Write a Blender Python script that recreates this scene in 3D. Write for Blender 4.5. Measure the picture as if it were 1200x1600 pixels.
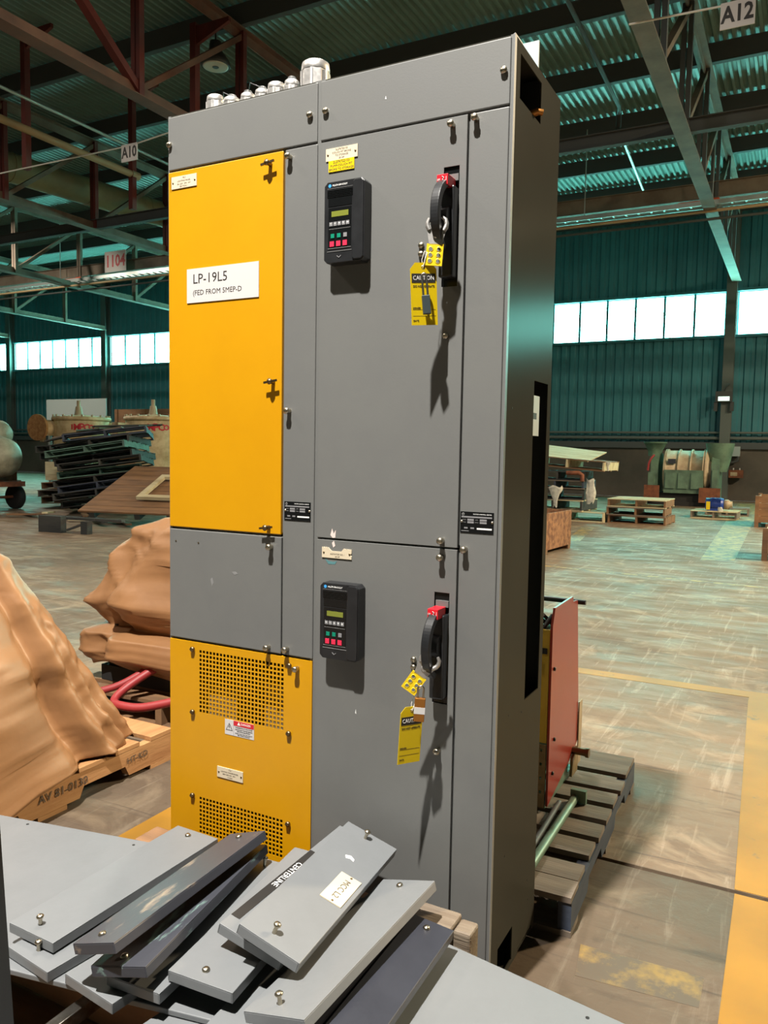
import bpy, bmesh, math, random
from mathutils import Vector, Matrix, Euler, noise

for o in list(bpy.data.objects):
    bpy.data.objects.remove(o, do_unlink=True)
scene = bpy.context.scene
COL = scene.collection
R = math.radians
random.seed(7)

# ------------------------------------------------------------------ camera
cam_d = bpy.data.cameras.new('camera')
cam = bpy.data.objects.new('camera', cam_d)
COL.objects.link(cam)
def camera_matrix(loc, yaw, pitch, roll):
    cy, sy, cp, sp = math.cos(yaw), math.sin(yaw), math.cos(pitch), math.sin(pitch)
    f = Vector((sy * cp, cy * cp, sp)); r = Vector((cy, -sy, 0)); u = r.cross(f)
    c, s = math.cos(roll), math.sin(roll)
    r2 = r * c + u * s; u2 = u * c - r * s
    m = Matrix((r2, u2, -f)).transposed().to_4x4()
    return Matrix.Translation(loc) @ m
cam.matrix_world = camera_matrix((1.6163, -1.7248, 1.3652), R(-27.8185), R(-4.4459), R(0.985))
cam_d.sensor_fit = 'VERTICAL'
cam_d.sensor_height = 36.0
cam_d.lens = 36.0 * 1230.82 / 1600.0
cam_d.clip_start = 0.05
cam_d.clip_end = 200
scene.camera = cam

# ------------------------------------------------------------------ world, lamps, exposure
w = bpy.data.worlds.new('world'); scene.world = w
w.use_nodes = True
w.node_tree.nodes['Background'].inputs[0].default_value = (0.60, 0.85, 0.85, 1)
w.node_tree.nodes['Background'].inputs[1].default_value = 0.8
scene.view_settings.view_transform = 'Standard'
scene.view_settings.look = 'None'
scene.view_settings.exposure = 0.0
scene.view_settings.gamma = 1.0
scene.view_settings.use_curve_mapping = False

LAMP_Z = 8.25
def bay_or_fill_light(x, y, watts, col=(1.0, 0.86, 0.70), size=0.42, z=LAMP_Z):
    d = bpy.data.lights.new('bay_or_fill_light', 'AREA')
    d.shape = 'DISK'; d.size = size; d.energy = watts; d.color = col
    o = bpy.data.objects.new('bay_or_fill_light', d); COL.objects.link(o)
    o.location = (x, y, z)
    return o
bay_or_fill_light(0.60, -2.2, 1300, (1.0, 0.95, 0.88), 0.14, 6.4)    # lamp above the aisle in front of the cabinet
bay_or_fill_light(-5.6, -2.4, 260, (1.0, 0.88, 0.74))
bay_or_fill_light(-1.8, 3.4, 380, (1.0, 0.90, 0.78))  # unseen fill light added to brighten the right bay sign
bay_or_fill_light(8.6, 9.4, 2300, (1.0, 0.78, 0.50))
bay_or_fill_light(11.0, 13.0, 3600, (1.0, 0.80, 0.54))
bay_or_fill_light(-13.6, 3.0, 420, (1.0, 0.88, 0.74))
bay_or_fill_light(-21.5, 12.6, 800, (1.0, 0.86, 0.70))  # unseen fill light added to brighten the red-numbered sign on the left

# ------------------------------------------------------------------ materials
def lin(c):
    return tuple(((v / 255) / 12.92 if v / 255 <= 0.04045 else ((v / 255 + 0.055) / 1.055) ** 2.4) for v in c)
MATS = {}
def mat(name, c, rough=0.5, metal=0.0, c2=None, scale=6.0, lo=0.4, hi=0.65, bump=0.0, bscale=60.0, stretch=None,
        emit=None, estr=0.0, coat=0.0, rough2=None, detail=6.0):
    m = bpy.data.materials.new(name); m.use_nodes = True
    nt = m.node_tree; b = nt.nodes['Principled BSDF']
    b.inputs['Base Color'].default_value = (*lin(c), 1)
    b.inputs['Roughness'].default_value = rough
    b.inputs['Metallic'].default_value = metal
    if coat: b.inputs['Coat Weight'].default_value = coat
    if emit:
        b.inputs['Emission Color'].default_value = (*lin(emit), 1)
        b.inputs['Emission Strength'].default_value = estr
    if c2 or bump or rough2 is not None:
        tc = nt.nodes.new('ShaderNodeTexCoord'); mp = nt.nodes.new('ShaderNodeMapping')
        nt.links.new(tc.outputs['Object'], mp.inputs['Vector'])
        if stretch: mp.inputs['Scale'].default_value = stretch
        if c2 or rough2 is not None:
            n = nt.nodes.new('ShaderNodeTexNoise'); n.inputs['Scale'].default_value = scale; n.inputs['Detail'].default_value = detail
            n.inputs['Roughness'].default_value = 0.62
            nt.links.new(mp.outputs[0], n.inputs['Vector'])
            rp = nt.nodes.new('ShaderNodeMapRange'); rp.inputs['From Min'].default_value = lo; rp.inputs['From Max'].default_value = hi
            nt.links.new(n.outputs['Fac'], rp.inputs['Value'])
            if c2:
                mx = nt.nodes.new('ShaderNodeMix'); mx.data_type = 'RGBA'
                mx.inputs[6].default_value = (*lin(c), 1); mx.inputs[7].default_value = (*lin(c2), 1)
                nt.links.new(rp.outputs[0], mx.inputs[0]); nt.links.new(mx.outputs[2], b.inputs['Base Color'])
            if rough2 is not None:
                rr = nt.nodes.new('ShaderNodeMapRange'); rr.inputs['To Min'].default_value = rough; rr.inputs['To Max'].default_value = rough2
                nt.links.new(rp.outputs[0], rr.inputs['Value']); nt.links.new(rr.outputs[0], b.inputs['Roughness'])
        if bump:
            n2 = nt.nodes.new('ShaderNodeTexNoise'); n2.inputs['Scale'].default_value = bscale; n2.inputs['Detail'].default_value = 4
            nt.links.new(mp.outputs[0], n2.inputs['Vector'])
            bp = nt.nodes.new('ShaderNodeBump'); bp.inputs['Strength'].default_value = bump; bp.inputs['Distance'].default_value = 0.01
            nt.links.new(n2.outputs['Fac'], bp.inputs['Height']); nt.links.new(bp.outputs[0], b.inputs['Normal'])
    MATS[name] = m
    return m
mat('grey_enamel', (103, 104, 102), 0.38, 0, (98, 99, 98), 3, bump=0.02, bscale=220, rough2=0.46)
def shaded_side():
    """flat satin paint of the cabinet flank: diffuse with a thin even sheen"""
    m = bpy.data.materials.new('grey_enamel_shaded'); m.use_nodes = True; nt = m.node_tree
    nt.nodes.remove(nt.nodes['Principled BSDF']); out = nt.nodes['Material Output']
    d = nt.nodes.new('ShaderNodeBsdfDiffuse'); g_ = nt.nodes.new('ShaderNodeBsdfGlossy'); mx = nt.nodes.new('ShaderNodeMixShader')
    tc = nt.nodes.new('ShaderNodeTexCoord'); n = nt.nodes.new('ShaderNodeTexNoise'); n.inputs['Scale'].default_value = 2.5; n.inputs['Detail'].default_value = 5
    c = nt.nodes.new('ShaderNodeMix'); c.data_type = 'RGBA'; c.inputs[6].default_value = (*lin((66, 65, 59)), 1); c.inputs[7].default_value = (*lin((57, 56, 51)), 1)  # front grey darkened: the flank's weak light is in the colour
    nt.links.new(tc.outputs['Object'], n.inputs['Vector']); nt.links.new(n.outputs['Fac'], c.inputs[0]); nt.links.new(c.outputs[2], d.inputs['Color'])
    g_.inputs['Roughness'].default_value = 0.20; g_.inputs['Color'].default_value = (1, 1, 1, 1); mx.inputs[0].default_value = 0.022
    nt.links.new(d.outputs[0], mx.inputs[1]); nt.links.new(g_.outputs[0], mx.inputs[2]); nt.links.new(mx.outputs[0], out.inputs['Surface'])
    MATS['grey_enamel_shaded'] = m
shaded_side()
mat('panel_grey', (112, 115, 117), 0.34, 0, (107, 110, 112), 5, bump=0.02, bscale=120, rough2=0.44)
mat('panel_dark', (46, 48, 56), 0.40, 0, (40, 42, 50), 8, bump=0.02, bscale=120)
mat('panel_scuffed', (60, 61, 67), 0.42, 0, (152, 132, 112), 14, 0.56, 0.66, bump=0.03, bscale=90, stretch=(1, .35, 1))
mat('panel_scuffed_green', (58, 60, 67), 0.42, 0, (128, 158, 150), 16, 0.56, 0.64, bump=0.03, bscale=90, stretch=(1, .25, 1))
mat('yellow_enamel', (190, 136, 0), 0.40, 0, (186, 132, 0), 4, bump=0.015, bscale=200)
mat('dark_gap', (18, 19, 20), 0.7)
mat('black_plastic', (26, 27, 29), 0.34, 0, (34, 35, 37), 20)
mat('black_gloss', (16, 17, 18), 0.20)
mat('display_green', (112, 118, 48), 0.25)
mat('key_grey', (120, 120, 122), 0.5)
mat('key_green', (0, 122, 96), 0.4)
mat('key_red', (205, 42, 74), 0.4)
mat('red_plastic', (200, 26, 40), 0.35)
mat('white_plastic', (192, 189, 187), 0.45)
mat('cream_plastic', (198, 185, 160), 0.5)
mat('white_print', (224, 224, 222), 0.6)
mat('black_print', (30, 28, 26), 0.6)
mat('brown_print', (70, 60, 52), 0.6)
mat('red_print', (186, 30, 42), 0.5)
mat('darkred_print', (120, 22, 26), 0.6)
mat('blue_print', (60, 150, 215), 0.4)
mat('grey_print', (120, 120, 120), 0.6)
mat('tag_yellow', (206, 178, 12), 0.35)
mat('hasp_yellow', (220, 188, 20), 0.38)
mat('steel', (190, 188, 182), 0.28, 1.0, (160, 152, 140), 40)
mat('zinc', (178, 170, 152), 0.32, 1.0)
mat('bronze_screw', (120, 104, 78), 0.4, 1.0)
mat('aluminium', (198, 196, 193), 0.40, 0.9, (172, 170, 167), 60, rough2=0.55)
mat('brass', (168, 112, 52), 0.38, 0.75)
mat('lock_grey', (50, 60, 62), 0.4)
mat('wire', (210, 208, 200), 0.5)
mat('chip', (216, 196, 190), 0.6)
mat('chip_teal', (78, 122, 126), 0.6)
# wood
mat('wood_grey', (120, 108, 94), 0.75, 0, (92, 82, 72), 5, bump=0.25, bscale=40, stretch=(.25, 2.5, 1))
mat('wood_new', (168, 126, 82), 0.7, 0, (146, 102, 62), 5, bump=0.2, bscale=30, stretch=(2, .3, 2))
mat('wood_pale', (196, 186, 150), 0.75, 0, (166, 150, 116), 5, bump=0.2, bscale=30, stretch=(.3, 2, 1))
mat('wood_navy', (36, 44, 62), 0.7, 0, (58, 66, 78), 7, bump=0.2, bscale=40, stretch=(1, .3, 1))
mat('wood_dark', (58, 58, 54), 0.8, 0, (40, 42, 42), 4, bump=0.2, bscale=30, stretch=(.3, 2, 1))
mat('wood_green', (86, 120, 106), 0.75, 0, (66, 90, 82), 5, bump=0.2, bscale=30)
mat('wood_brown', (130, 96, 64), 0.75, 0, (100, 74, 52), 5, bump=0.2, bscale=30, stretch=(.3, 2, 1))
mat('weathered_timber', (122, 110, 94), 0.7, 0, (92, 78, 64), 6, bump=0.3, bscale=50, stretch=(.3, 3, 3))
mat('osb', (150, 105, 68), 0.75, 0, (104, 66, 40), 14, 0.40, 0.60, bump=0.2, bscale=30)
# cloth
mat('tarp_brown', (142, 103, 68), 0.42, 0, (130, 93, 60), 3, bump=0.22, bscale=9, rough2=0.55)
mat('plastic_wrap', (196, 196, 184), 0.4, 0, (160, 160, 150), 12)
# machines
mat('machine_green', (92, 118, 98), 0.5, 0, (72, 92, 78), 4)
mat('machine_beige', (176, 160, 132), 0.55, 0, (146, 126, 100), 4)
mat('vessel_cream', (214, 194, 154), 0.6, 0, (180, 154, 114), 4)
mat('tank_grey', (150, 150, 130), 0.55, 0, (120, 118, 100), 4)
mat('rusty', (120, 70, 44), 0.8, 0, (90, 50, 34), 8)
mat('disc_rust', (176, 132, 84), 0.8, 0, (140, 96, 60), 10)
mat('motor_blue', (30, 60, 140), 0.4)
mat('rubber', (28, 27, 26), 0.8)
mat('hose_red', (142, 42, 44), 0.5)
mat('red_paint', (146, 54, 43), 0.30, 0, (138, 49, 40), 3)
mat('yellow_dull', (196, 164, 60), 0.45, 0, (180, 148, 50), 3)
mat('tan_metal', (142, 122, 86), 0.45, 0.3, (110, 92, 60), 10)
mat('green_metal', (104, 130, 112), 0.4, 0.3)
# building
mat('truss_rust', (112, 74, 56), 0.75, 0, (86, 56, 44), 1.5)
mat('truss_brown', (116, 104, 90), 0.72, 0, (92, 80, 68), 1.5)
mat('truss_red', (100, 36, 28), 0.75, 0, (76, 30, 24), 1.5)
mat('orange_steel', (196, 82, 50), 0.7)
mat('deck_steel', (108, 138, 134), 0.45, 0.0, (98, 126, 121), 0.8)
mat('purlin_dark', (70, 76, 78), 0.8)
mat('duct_olive', (136, 128, 92), 0.6, 0, (112, 108, 82), 1.0)
mat('pipe_tan', (160, 138, 104), 0.6)
mat('pipe_dark', (64, 66, 66), 0.6)
mat('tray_steel', (176, 186, 184), 0.35, 0.6)
mat('wall_steel', (52, 116, 126), 0.55, 0, (44, 100, 110), 0.5)
mat('wall_concrete', (88, 82, 74), 0.8, 0, (70, 66, 60), 0.7)
mat('wall_plain', (70, 70, 66), 0.8, 0, (88, 88, 84), 0.4)
mat('column_grey', (84, 92, 90), 0.7)
mat('board_grey', (150, 164, 164), 0.6)
mat('lamp_shell', (52, 54, 54), 0.5)
mat('lamp_lens', (200, 196, 180), 0.3)
mat('window_glow', (120, 200, 195), 0.5, emit=(140, 255, 238), estr=27.0)
mat('bulb_glow', (220, 240, 230), 0.5, emit=(210, 245, 235), estr=1.2)

def floor_material(name, k):
    m = bpy.data.materials.new(name); m.use_nodes = True
    nt = m.node_tree; b = nt.nodes['Principled BSDF']
    tc = nt.nodes.new('ShaderNodeTexCoord')
    def noise_(scale, detail, stretch=(1, 1, 1), rotz=0, dist=0.0):
        mp = nt.nodes.new('ShaderNodeMapping'); mp.inputs['Scale'].default_value = stretch; mp.inputs['Rotation'].default_value = (0, 0, rotz)
        nt.links.new(tc.outputs['Object'], mp.inputs['Vector'])
        n = nt.nodes.new('ShaderNodeTexNoise'); n.inputs['Scale'].default_value = scale; n.inputs['Detail'].default_value = detail
        n.inputs['Roughness'].default_value = 0.65; n.inputs['Distortion'].default_value = dist
        nt.links.new(mp.outputs[0], n.inputs['Vector']); return n
    def ramp(n, lo, hi, a=0.0, bb=1.0):
        r = nt.nodes.new('ShaderNodeMapRange'); r.inputs['From Min'].default_value = lo; r.inputs['From Max'].default_value = hi
        r.inputs['To Min'].default_value = a; r.inputs['To Max'].default_value = bb
        nt.links.new(n.outputs['Fac'], r.inputs['Value']); return r
    def mix(fac, a, c):
        x = nt.nodes.new('ShaderNodeMix'); x.data_type = 'RGBA'
        nt.links.new(fac.outputs[0], x.inputs[0])
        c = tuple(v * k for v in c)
        if isinstance(a, tuple): x.inputs[6].default_value = (*lin(tuple(v * k for v in a)), 1)
        else: nt.links.new(a.outputs[2], x.inputs[6])
        x.inputs[7].default_value = (*lin(c), 1)
        return x
    m1 = mix(ramp(noise_(0.7, 8), 0.38, 0.64), (128, 110, 90), (104, 88, 72))
    m2 = mix(ramp(noise_(2.2, 10, (1, 1, 1), 0, 1.2), 0.52, 0.66, 0, 0.75), m1, (158, 140, 116))
    m3 = mix(ramp(noise_(3.0, 8, (6, .5, 1), 0.5, 0.8), 0.56, 0.68, 0, 0.7), m2, (160, 146, 126))
    m4 = mix(ramp(noise_(2.6, 8, (.5, 7, 1), 0.35, 0.8), 0.56, 0.66, 0, 0.7), m3, (84, 72, 62))
    m5 = mix(ramp(noise_(14, 6), 0.60, 0.75, 0, 0.4), m4, (76, 66, 56))
    nt.links.new(m5.outputs[2], b.inputs['Base Color'])
    rr = ramp(noise_(1.6, 8, (1, 3, 1)), 0.40, 0.62, 0.46, 0.80)
    nt.links.new(rr.outputs[0], b.inputs['Roughness'])
    b.inputs['Specular IOR Level'].default_value = 0.28
    bp = nt.nodes.new('ShaderNodeBump'); bp.inputs['Strength'].default_value = 0.15; bp.inputs['Distance'].default_value = 0.01
    nb = noise_(30, 6); nt.links.new(nb.outputs['Fac'], bp.inputs['Height']); nt.links.new(bp.outputs[0], b.inputs['Normal'])
    MATS[name] = m
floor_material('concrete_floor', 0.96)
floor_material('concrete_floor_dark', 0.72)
def paint_material(name, c, lo, hi, under=(88, 75, 61)):
    m = bpy.data.materials.new(name); m.use_nodes = True
    nt = m.node_tree; b = nt.nodes['Principled BSDF']
    tc = nt.nodes.new('ShaderNodeTexCoord')
    n = nt.nodes.new('ShaderNodeTexNoise'); n.inputs['Scale'].default_value = 7; n.inputs['Detail'].default_value = 9; n.inputs['Roughness'].default_value = .7
    n2 = nt.nodes.new('ShaderNodeTexNoise'); n2.inputs['Scale'].default_value = 2.5; n2.inputs['Detail'].default_value = 6
    nt.links.new(tc.outputs['Object'], n.inputs['Vector']); nt.links.new(tc.outputs['Object'], n2.inputs['Vector'])
    r = nt.nodes.new('ShaderNodeMapRange'); r.inputs['From Min'].default_value = lo; r.inputs['From Max'].default_value = hi
    nt.links.new(n.outputs['Fac'], r.inputs['Value'])
    r2 = nt.nodes.new('ShaderNodeMapRange'); r2.inputs['From Min'].default_value = .35; r2.inputs['From Max'].default_value = .65
    nt.links.new(n2.outputs['Fac'], r2.inputs['Value'])
    x0 = nt.nodes.new('ShaderNodeMix'); x0.data_type = 'RGBA'
    x0.inputs[6].default_value = (*lin(c), 1); x0.inputs[7].default_value = (*lin(tuple(int(v * .84) for v in c)), 1)
    nt.links.new(r2.outputs[0], x0.inputs[0])
    x = nt.nodes.new('ShaderNodeMix'); x.data_type = 'RGBA'
    nt.links.new(r.outputs[0], x.inputs[0]); nt.links.new(x0.outputs[2], x.inputs[6]); x.inputs[7].default_value = (*lin(under), 1)
    nt.links.new(x.outputs[2], b.inputs['Base Color']); b.inputs['Roughness'].default_value = 0.5
    MATS[name] = m
paint_material('floor_yellow', (152, 108, 26), 0.60, 0.68)
paint_material('floor_yellow_worn', (170, 138, 72), 0.44, 0.56)
paint_material('floor_yellow_faint', (140, 114, 62), 0.36, 0.50, (84, 72, 59))

# ------------------------------------------------------------------ mesh helpers
class MB:
    def __init__(s): s.v = []; s.f = []; s.sm = []
    def add(s, vs, fs, smooth=False):
        o = len(s.v); s.v += [tuple(v) for v in vs]
        for q in fs: s.f.append([i + o for i in q]); s.sm.append(smooth)
        return s
    def box(s, x0, x1, y0, y1, z0, z1, m=None):
        vs = [Vector((x, y, z)) for z in (z0, z1) for y in (y0, y1) for x in (x0, x1)]
        if m is not None: vs = [m @ v for v in vs]
        return s.add(vs, [(0, 2, 3, 1), (4, 5, 7, 6), (0, 1, 5, 4), (2, 6, 7, 3), (0, 4, 6, 2), (1, 3, 7, 5)])
    def cyl(s, p0, p1, r, r2=None, n=16, cap=True, smooth=True):
        p0, p1 = Vector(p0), Vector(p1); r2 = r if r2 is None else r2
        d = (p1 - p0).normalized(); a = d.orthogonal().normalized(); b = d.cross(a)
        vs = []
        for p, rr in ((p0, r), (p1, r2)):
            for i in range(n):
                t = 2 * math.pi * i / n; vs.append(p + (a * math.cos(t) + b * math.sin(t)) * rr)
        s.add(vs, [(i, (i + 1) % n, n + (i + 1) % n, n + i) for i in range(n)], smooth)
        if cap:
            s.add(vs[:n], [tuple(reversed(range(n)))]); s.add(vs[n:], [tuple(range(n))])
        return s
    def lathe(s, c, prof, axis='Z', n=24, smooth=True):
        vs = []
        for r, h in prof:
            for i in range(n):
                t = 2 * math.pi * i / n; x, y = r * math.cos(t), r * math.sin(t)
                p = {'Z': (x, y, h), 'Y': (x, h, -y), 'X': (h, x, y)}[axis]
                vs.append(Vector(c) + Vector(p))
        k = len(prof)
        fs = [(j * n + i, j * n + (i + 1) % n, (j + 1) * n + (i + 1) % n, (j + 1) * n + i) for j in range(k - 1) for i in range(n)]
        s.add(vs, fs, smooth)
        if prof[0] == prof[-1]: return s
        if prof[0][0] > 1e-5: s.add(vs[:n], [tuple(reversed(range(n)))])
        if prof[-1][0] > 1e-5: s.add(vs[-n:], [tuple(range(n))])
        return s
    def tube(s, pts, r, n=8, smooth=True, cap=True):
        pts = [Vector(p) for p in pts]; vs = []; ref = None
        for i, p in enumerate(pts):
            d = (pts[min(i + 1, len(pts) - 1)] - pts[max(i - 1, 0)]).normalized()
            if ref is None: a = d.orthogonal().normalized()
            else: a = (ref - d * ref.dot(d)).normalized()
            ref = a; b = d.cross(a)
            rr = r[i] if isinstance(r, (list, tuple)) else r
            for k in range(n):
                t = 2 * math.pi * k / n; vs.append(p + (a * math.cos(t) + b * math.sin(t)) * rr)
        m = len(pts)
        s.add(vs, [(j * n + i, j * n + (i + 1) % n, (j + 1) * n + (i + 1) % n, (j + 1) * n + i) for j in range(m - 1) for i in range(n)], smooth)
        if cap: s.add(vs[:n], [tuple(reversed(range(n)))]); s.add(vs[-n:], [tuple(range(n))])
        return s
    def prism(s, poly, axis, t0, t1, m=None):
        # poly: list of 2D points; axis X -> (y,z), Y -> (x,z), Z -> (x,y)
        def P(u, v, t): return {'X': (t, u, v), 'Y': (u, t, v), 'Z': (u, v, t)}[axis]
        n = len(poly); vs = [Vector(P(u, v, t0)) for u, v in poly] + [Vector(P(u, v, t1)) for u, v in poly]
        if m is not None: vs = [m @ v for v in vs]
        s.add(vs, [tuple(reversed(range(n))), tuple(range(n, 2 * n))] + [(i, (i + 1) % n, n + (i + 1) % n, n + i) for i in range(n)])
        return s
    def beam(s, p0, p1, wd, ht):
        p0, p1 = Vector(p0), Vector(p1); d = p1 - p0; L = d.length
        q = d.to_track_quat('X', 'Z').to_matrix().to_4x4()
        return s.box(0, L, -wd / 2, wd / 2, -ht / 2, ht / 2, Matrix.Translation(p0) @ q)
    def holed(s, us, vs_, holes, plane, t0, t1):
        # sheet in a plane with rectangular holes (u0,u1,v0,v1); plane 'XZ' (thickness y) or 'YZ' (thickness x)
        U = sorted(set([round(u, 5) for u in us] + [round(h[i], 5) for h in holes for i in (0, 1)]))
        V = sorted(set([round(v, 5) for v in vs_] + [round(h[i], 5) for h in holes for i in (2, 3)]))
        def P(u, v, t): return (u, t, v) if plane == 'XZ' else (t, u, v)
        solid = {}
        for i in range(len(U) - 1):
            for j in range(len(V) - 1):
                cu, cv = (U[i] + U[i + 1]) / 2, (V[j] + V[j + 1]) / 2
                solid[i, j] = not any(h[0] < cu < h[1] and h[2] < cv < h[3] for h in holes)
        flip = plane == 'YZ'
        nU, nV = len(U), len(V)
        vs = [P(u, v, t0) for u in U for v in V] + [P(u, v, t1) for u in U for v in V]
        ix = lambda i, j, k: k * nU * nV + i * nV + j
        fs = []
        for (i, j), ok in solid.items():
            if not ok: continue
            a = [ix(i, j, 0), ix(i + 1, j, 0), ix(i + 1, j + 1, 0), ix(i, j + 1, 0)]
            b = [ix(i, j, 1), ix(i, j + 1, 1), ix(i + 1, j + 1, 1), ix(i + 1, j, 1)]
            if flip: a.reverse(); b.reverse()
            fs += [a, b]
            for di, dj, e in ((-1, 0, ((i, j), (i, j + 1))), (1, 0, ((i + 1, j + 1), (i + 1, j))), (0, -1, ((i + 1, j), (i, j))), (0, 1, ((i, j + 1), (i + 1, j + 1)))):
                if not solid.get((i + di, j + dj), False):
                    (p, q), (r_, t_) = e
                    q4 = [ix(p, q, 0), ix(r_, t_, 0), ix(r_, t_, 1), ix(p, q, 1)]
                    if flip: q4.reverse()
                    fs.append(q4)
        return s.add(vs, fs)
    def mesh(s, name):
        me = bpy.data.meshes.new(name); me.from_pydata(s.v, [], s.f); me.validate()
        sm = s.sm if len(s.sm) == len(me.polygons) else [False] * len(me.polygons)
        me.polygons.foreach_set('use_smooth', sm)
        bm = bmesh.new(); bm.from_mesh(me); bmesh.ops.remove_doubles(bm, verts=bm.verts, dist=1e-6) if False else None
        bmesh.ops.recalc_face_normals(bm, faces=bm.faces); bm.to_mesh(me); bm.free()
        return me
    def build(s, name, m, parent=None, bevel=0.0, loc=None):
        """geometry is given in the parent's frame (or in the world when there is no parent)"""
        me = s.mesh(name); me.materials.append(MATS[m])
        return link(name, me, parent, bevel, loc)
def link(name, me, parent=None, bevel=0.0, loc=None, rot=None):
    o = bpy.data.objects.new(name, me); COL.objects.link(o)
    if parent is not None: o.parent = parent
    if loc is not None: o.location = loc
    if rot is not None: o.rotation_euler = rot
    if bevel:
        b = o.modifiers.new('bevel', 'BEVEL'); b.width = bevel; b.segments = 2; b.limit_method = 'ANGLE'; b.angle_limit = R(40)
        b.harden_normals = False
    return o
def tag(o, label, cat, group=None):
    o['label'] = label; o['category'] = cat
    if group: o['group'] = group
    return o
def thing(name, label, cat, loc=(0, 0, 0), rot=(0, 0, 0), group=None):
    o = bpy.data.objects.new(name, None); COL.objects.link(o); o.empty_display_size = 0.1
    o.location = loc; o.rotation_euler = rot
    return tag(o, label, cat, group)
def struct(o): o['kind'] = 'structure'; return o
def copy(o, parent=None, loc=None, rot=None):
    c = o.copy(); COL.objects.link(c); c.parent = parent
    if loc is not None: c.location = loc
    if rot is not None: c.rotation_euler = rot
    return c
def recentre(o):
    """move a top-level mesh object's origin to its base centre"""
    vs = o.data.vertices
    xs = [v.co.x for v in vs]; ys = [v.co.y for v in vs]; zs = [v.co.z for v in vs]
    c = Vector(((min(xs) + max(xs)) / 2, (min(ys) + max(ys)) / 2, min(zs)))
    o.data.transform(Matrix.Translation(-c)); o.location = c
    return o
FACE_FRONT = Matrix.Rotation(R(90), 4, 'X')          # text lying in XY -> facing -Y
def text(s, size, m, parent, mtx, align='CENTER', name='lettering', ext=0.0002, wide=1.0, bold=0.0):
    cu = bpy.data.curves.new('t', 'FONT'); cu.body = s; cu.size = size; cu.align_x = align; cu.align_y = 'CENTER'
    cu.extrude = ext; cu.resolution_u = 2; cu.offset = bold
    to = bpy.data.objects.new('t', cu); COL.objects.link(to)
    dg = bpy.context.evaluated_depsgraph_get()
    me = bpy.data.meshes.new_from_object(to.evaluated_get(dg)); me.name = name
    bpy.data.objects.remove(to, do_unlink=True); bpy.data.curves.remove(cu)
    me.transform(Matrix.Diagonal((wide, 1, 1, 1)))
    me.materials.clear(); me.materials.append(MATS[m])
    o = link(name, me, parent); o.matrix_local = mtx
    return o
def front_text(s, x, y, z, size, m, parent, **k):
    return text(s, size, m, parent, Matrix.Translation((x, y, z)) @ FACE_FRONT, **k)

# ================================================================== THE BUILDING
YB = 25.0
XL, XR, YF = -41.0, 13.0, -12.0
COLS = [-0.52 - 6.65 * k for k in range(-2, 7)]
# floor: slabs over a sub base, with recessed joints between the slabs
fl = struct(MB().box(XL, XR, YF, YB, -0.20, -0.025).build('floor', 'dark_gap'))
joints = [YF, -5.2, 0.905, 13.2, YB]
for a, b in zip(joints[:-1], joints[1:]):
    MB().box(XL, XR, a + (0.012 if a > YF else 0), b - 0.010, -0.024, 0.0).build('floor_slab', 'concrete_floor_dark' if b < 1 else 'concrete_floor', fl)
def stripe(poly, m='floor_yellow', z=0.0015):
    MB().prism(poly, 'Z', 0.0, z).build('painted_line', m, fl)
stripe([(-3.2, 3.10), (1.42, 3.14), (1.42, 3.26), (-3.2, 3.21)])
stripe([(1.515, -0.4), (2.1, -0.4), (2.1, 0.893), (1.500, 0.893)])
stripe([(1.498, 0.92), (2.1, 0.92), (2.1, 3.27), (1.42, 3.27), (1.42, 3.05)])
stripe([(-1.6, 7.62), (3.0, 7.2), (3.0, 7.27), (-1.6, 7.70)], 'floor_yellow_worn')
stripe([(0.50, 9.3), (0.90, 9.6), (0.66, 23.5), (0.02, 23.5)], 'floor_yellow_worn')
stripe([(-1.62, 10.6), (-1.40, 10.6), (-1.74, 13.1), (-1.98, 13.1)], 'floor_yellow_worn')
stripe([(1.16, 0.26), (1.46, 0.29), (1.46, 0.42), (1.14, 0.40)], 'floor_yellow_faint', .0005)
stripe([(-0.43, -0.6), (-0.18, -0.6), (-0.18, 0.893), (-0.44, 0.893)])
# walls
def corrugated_wall(x0, x1, z0, z1, y, pitch=0.30, d=0.045):
    b = MB(); prof = [(0, 0), (.30, 0), (.42, -d), (.88, -d), (1.0, 0)]
    xs = []
    n = int((x1 - x0) / pitch)
    for i in range(n):
        for u, v in prof[:-1]: xs.append((x0 + (i + u) * pitch, y + v))
    xs.append((x0 + n * pitch, y)); xs.append((x1, y))
    vs = [(x, yy, z) for x, yy in xs for z in (z0, z1)]
    b.add(vs, [(2 * i, 2 * i + 2, 2 * i + 3, 2 * i + 1) for i in range(len(xs) - 1)])
    return b
WZ0, WZ1 = 5.10, 6.42
wb = struct(MB().box(XL, XR, YB + 0.02, YB + 0.25, 0, 1.62).box(XL, XR, YB + .12, YB + .25, 1.62, WZ0 - .01)
            .box(XL, XR, YB + .12, YB + .25, WZ1 + .01, 9.2).build('wall_back', 'wall_concrete'))
corrugated_wall(XL, XR, 1.62, WZ0, YB + .06).build('cladding', 'wall_steel', wb)
corrugated_wall(XL, XR, WZ1, 9.2, YB + .06).build('cladding', 'wall_steel', wb)
MB().box(XL, XR, YB - .10, YB + .04, 1.60, 1.80).build('sill_beam', 'purlin_dark', wb)
MB().box(XL, XR, YB - .06, YB + .10, WZ0 - .08, WZ0).build('sill_beam', 'wall_steel', wb)
MB().box(XL, XR, YB - .06, YB + .10, WZ1, WZ1 + .08).build('head_beam', 'wall_steel', wb)
for zz, rr in ((1.93, .05), (2.10, .035)):
    MB().cyl((XL, YB - .16, zz), (XR, YB - .16, zz), rr, n=8).build('wall_pipe', 'column_grey', wb)
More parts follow.
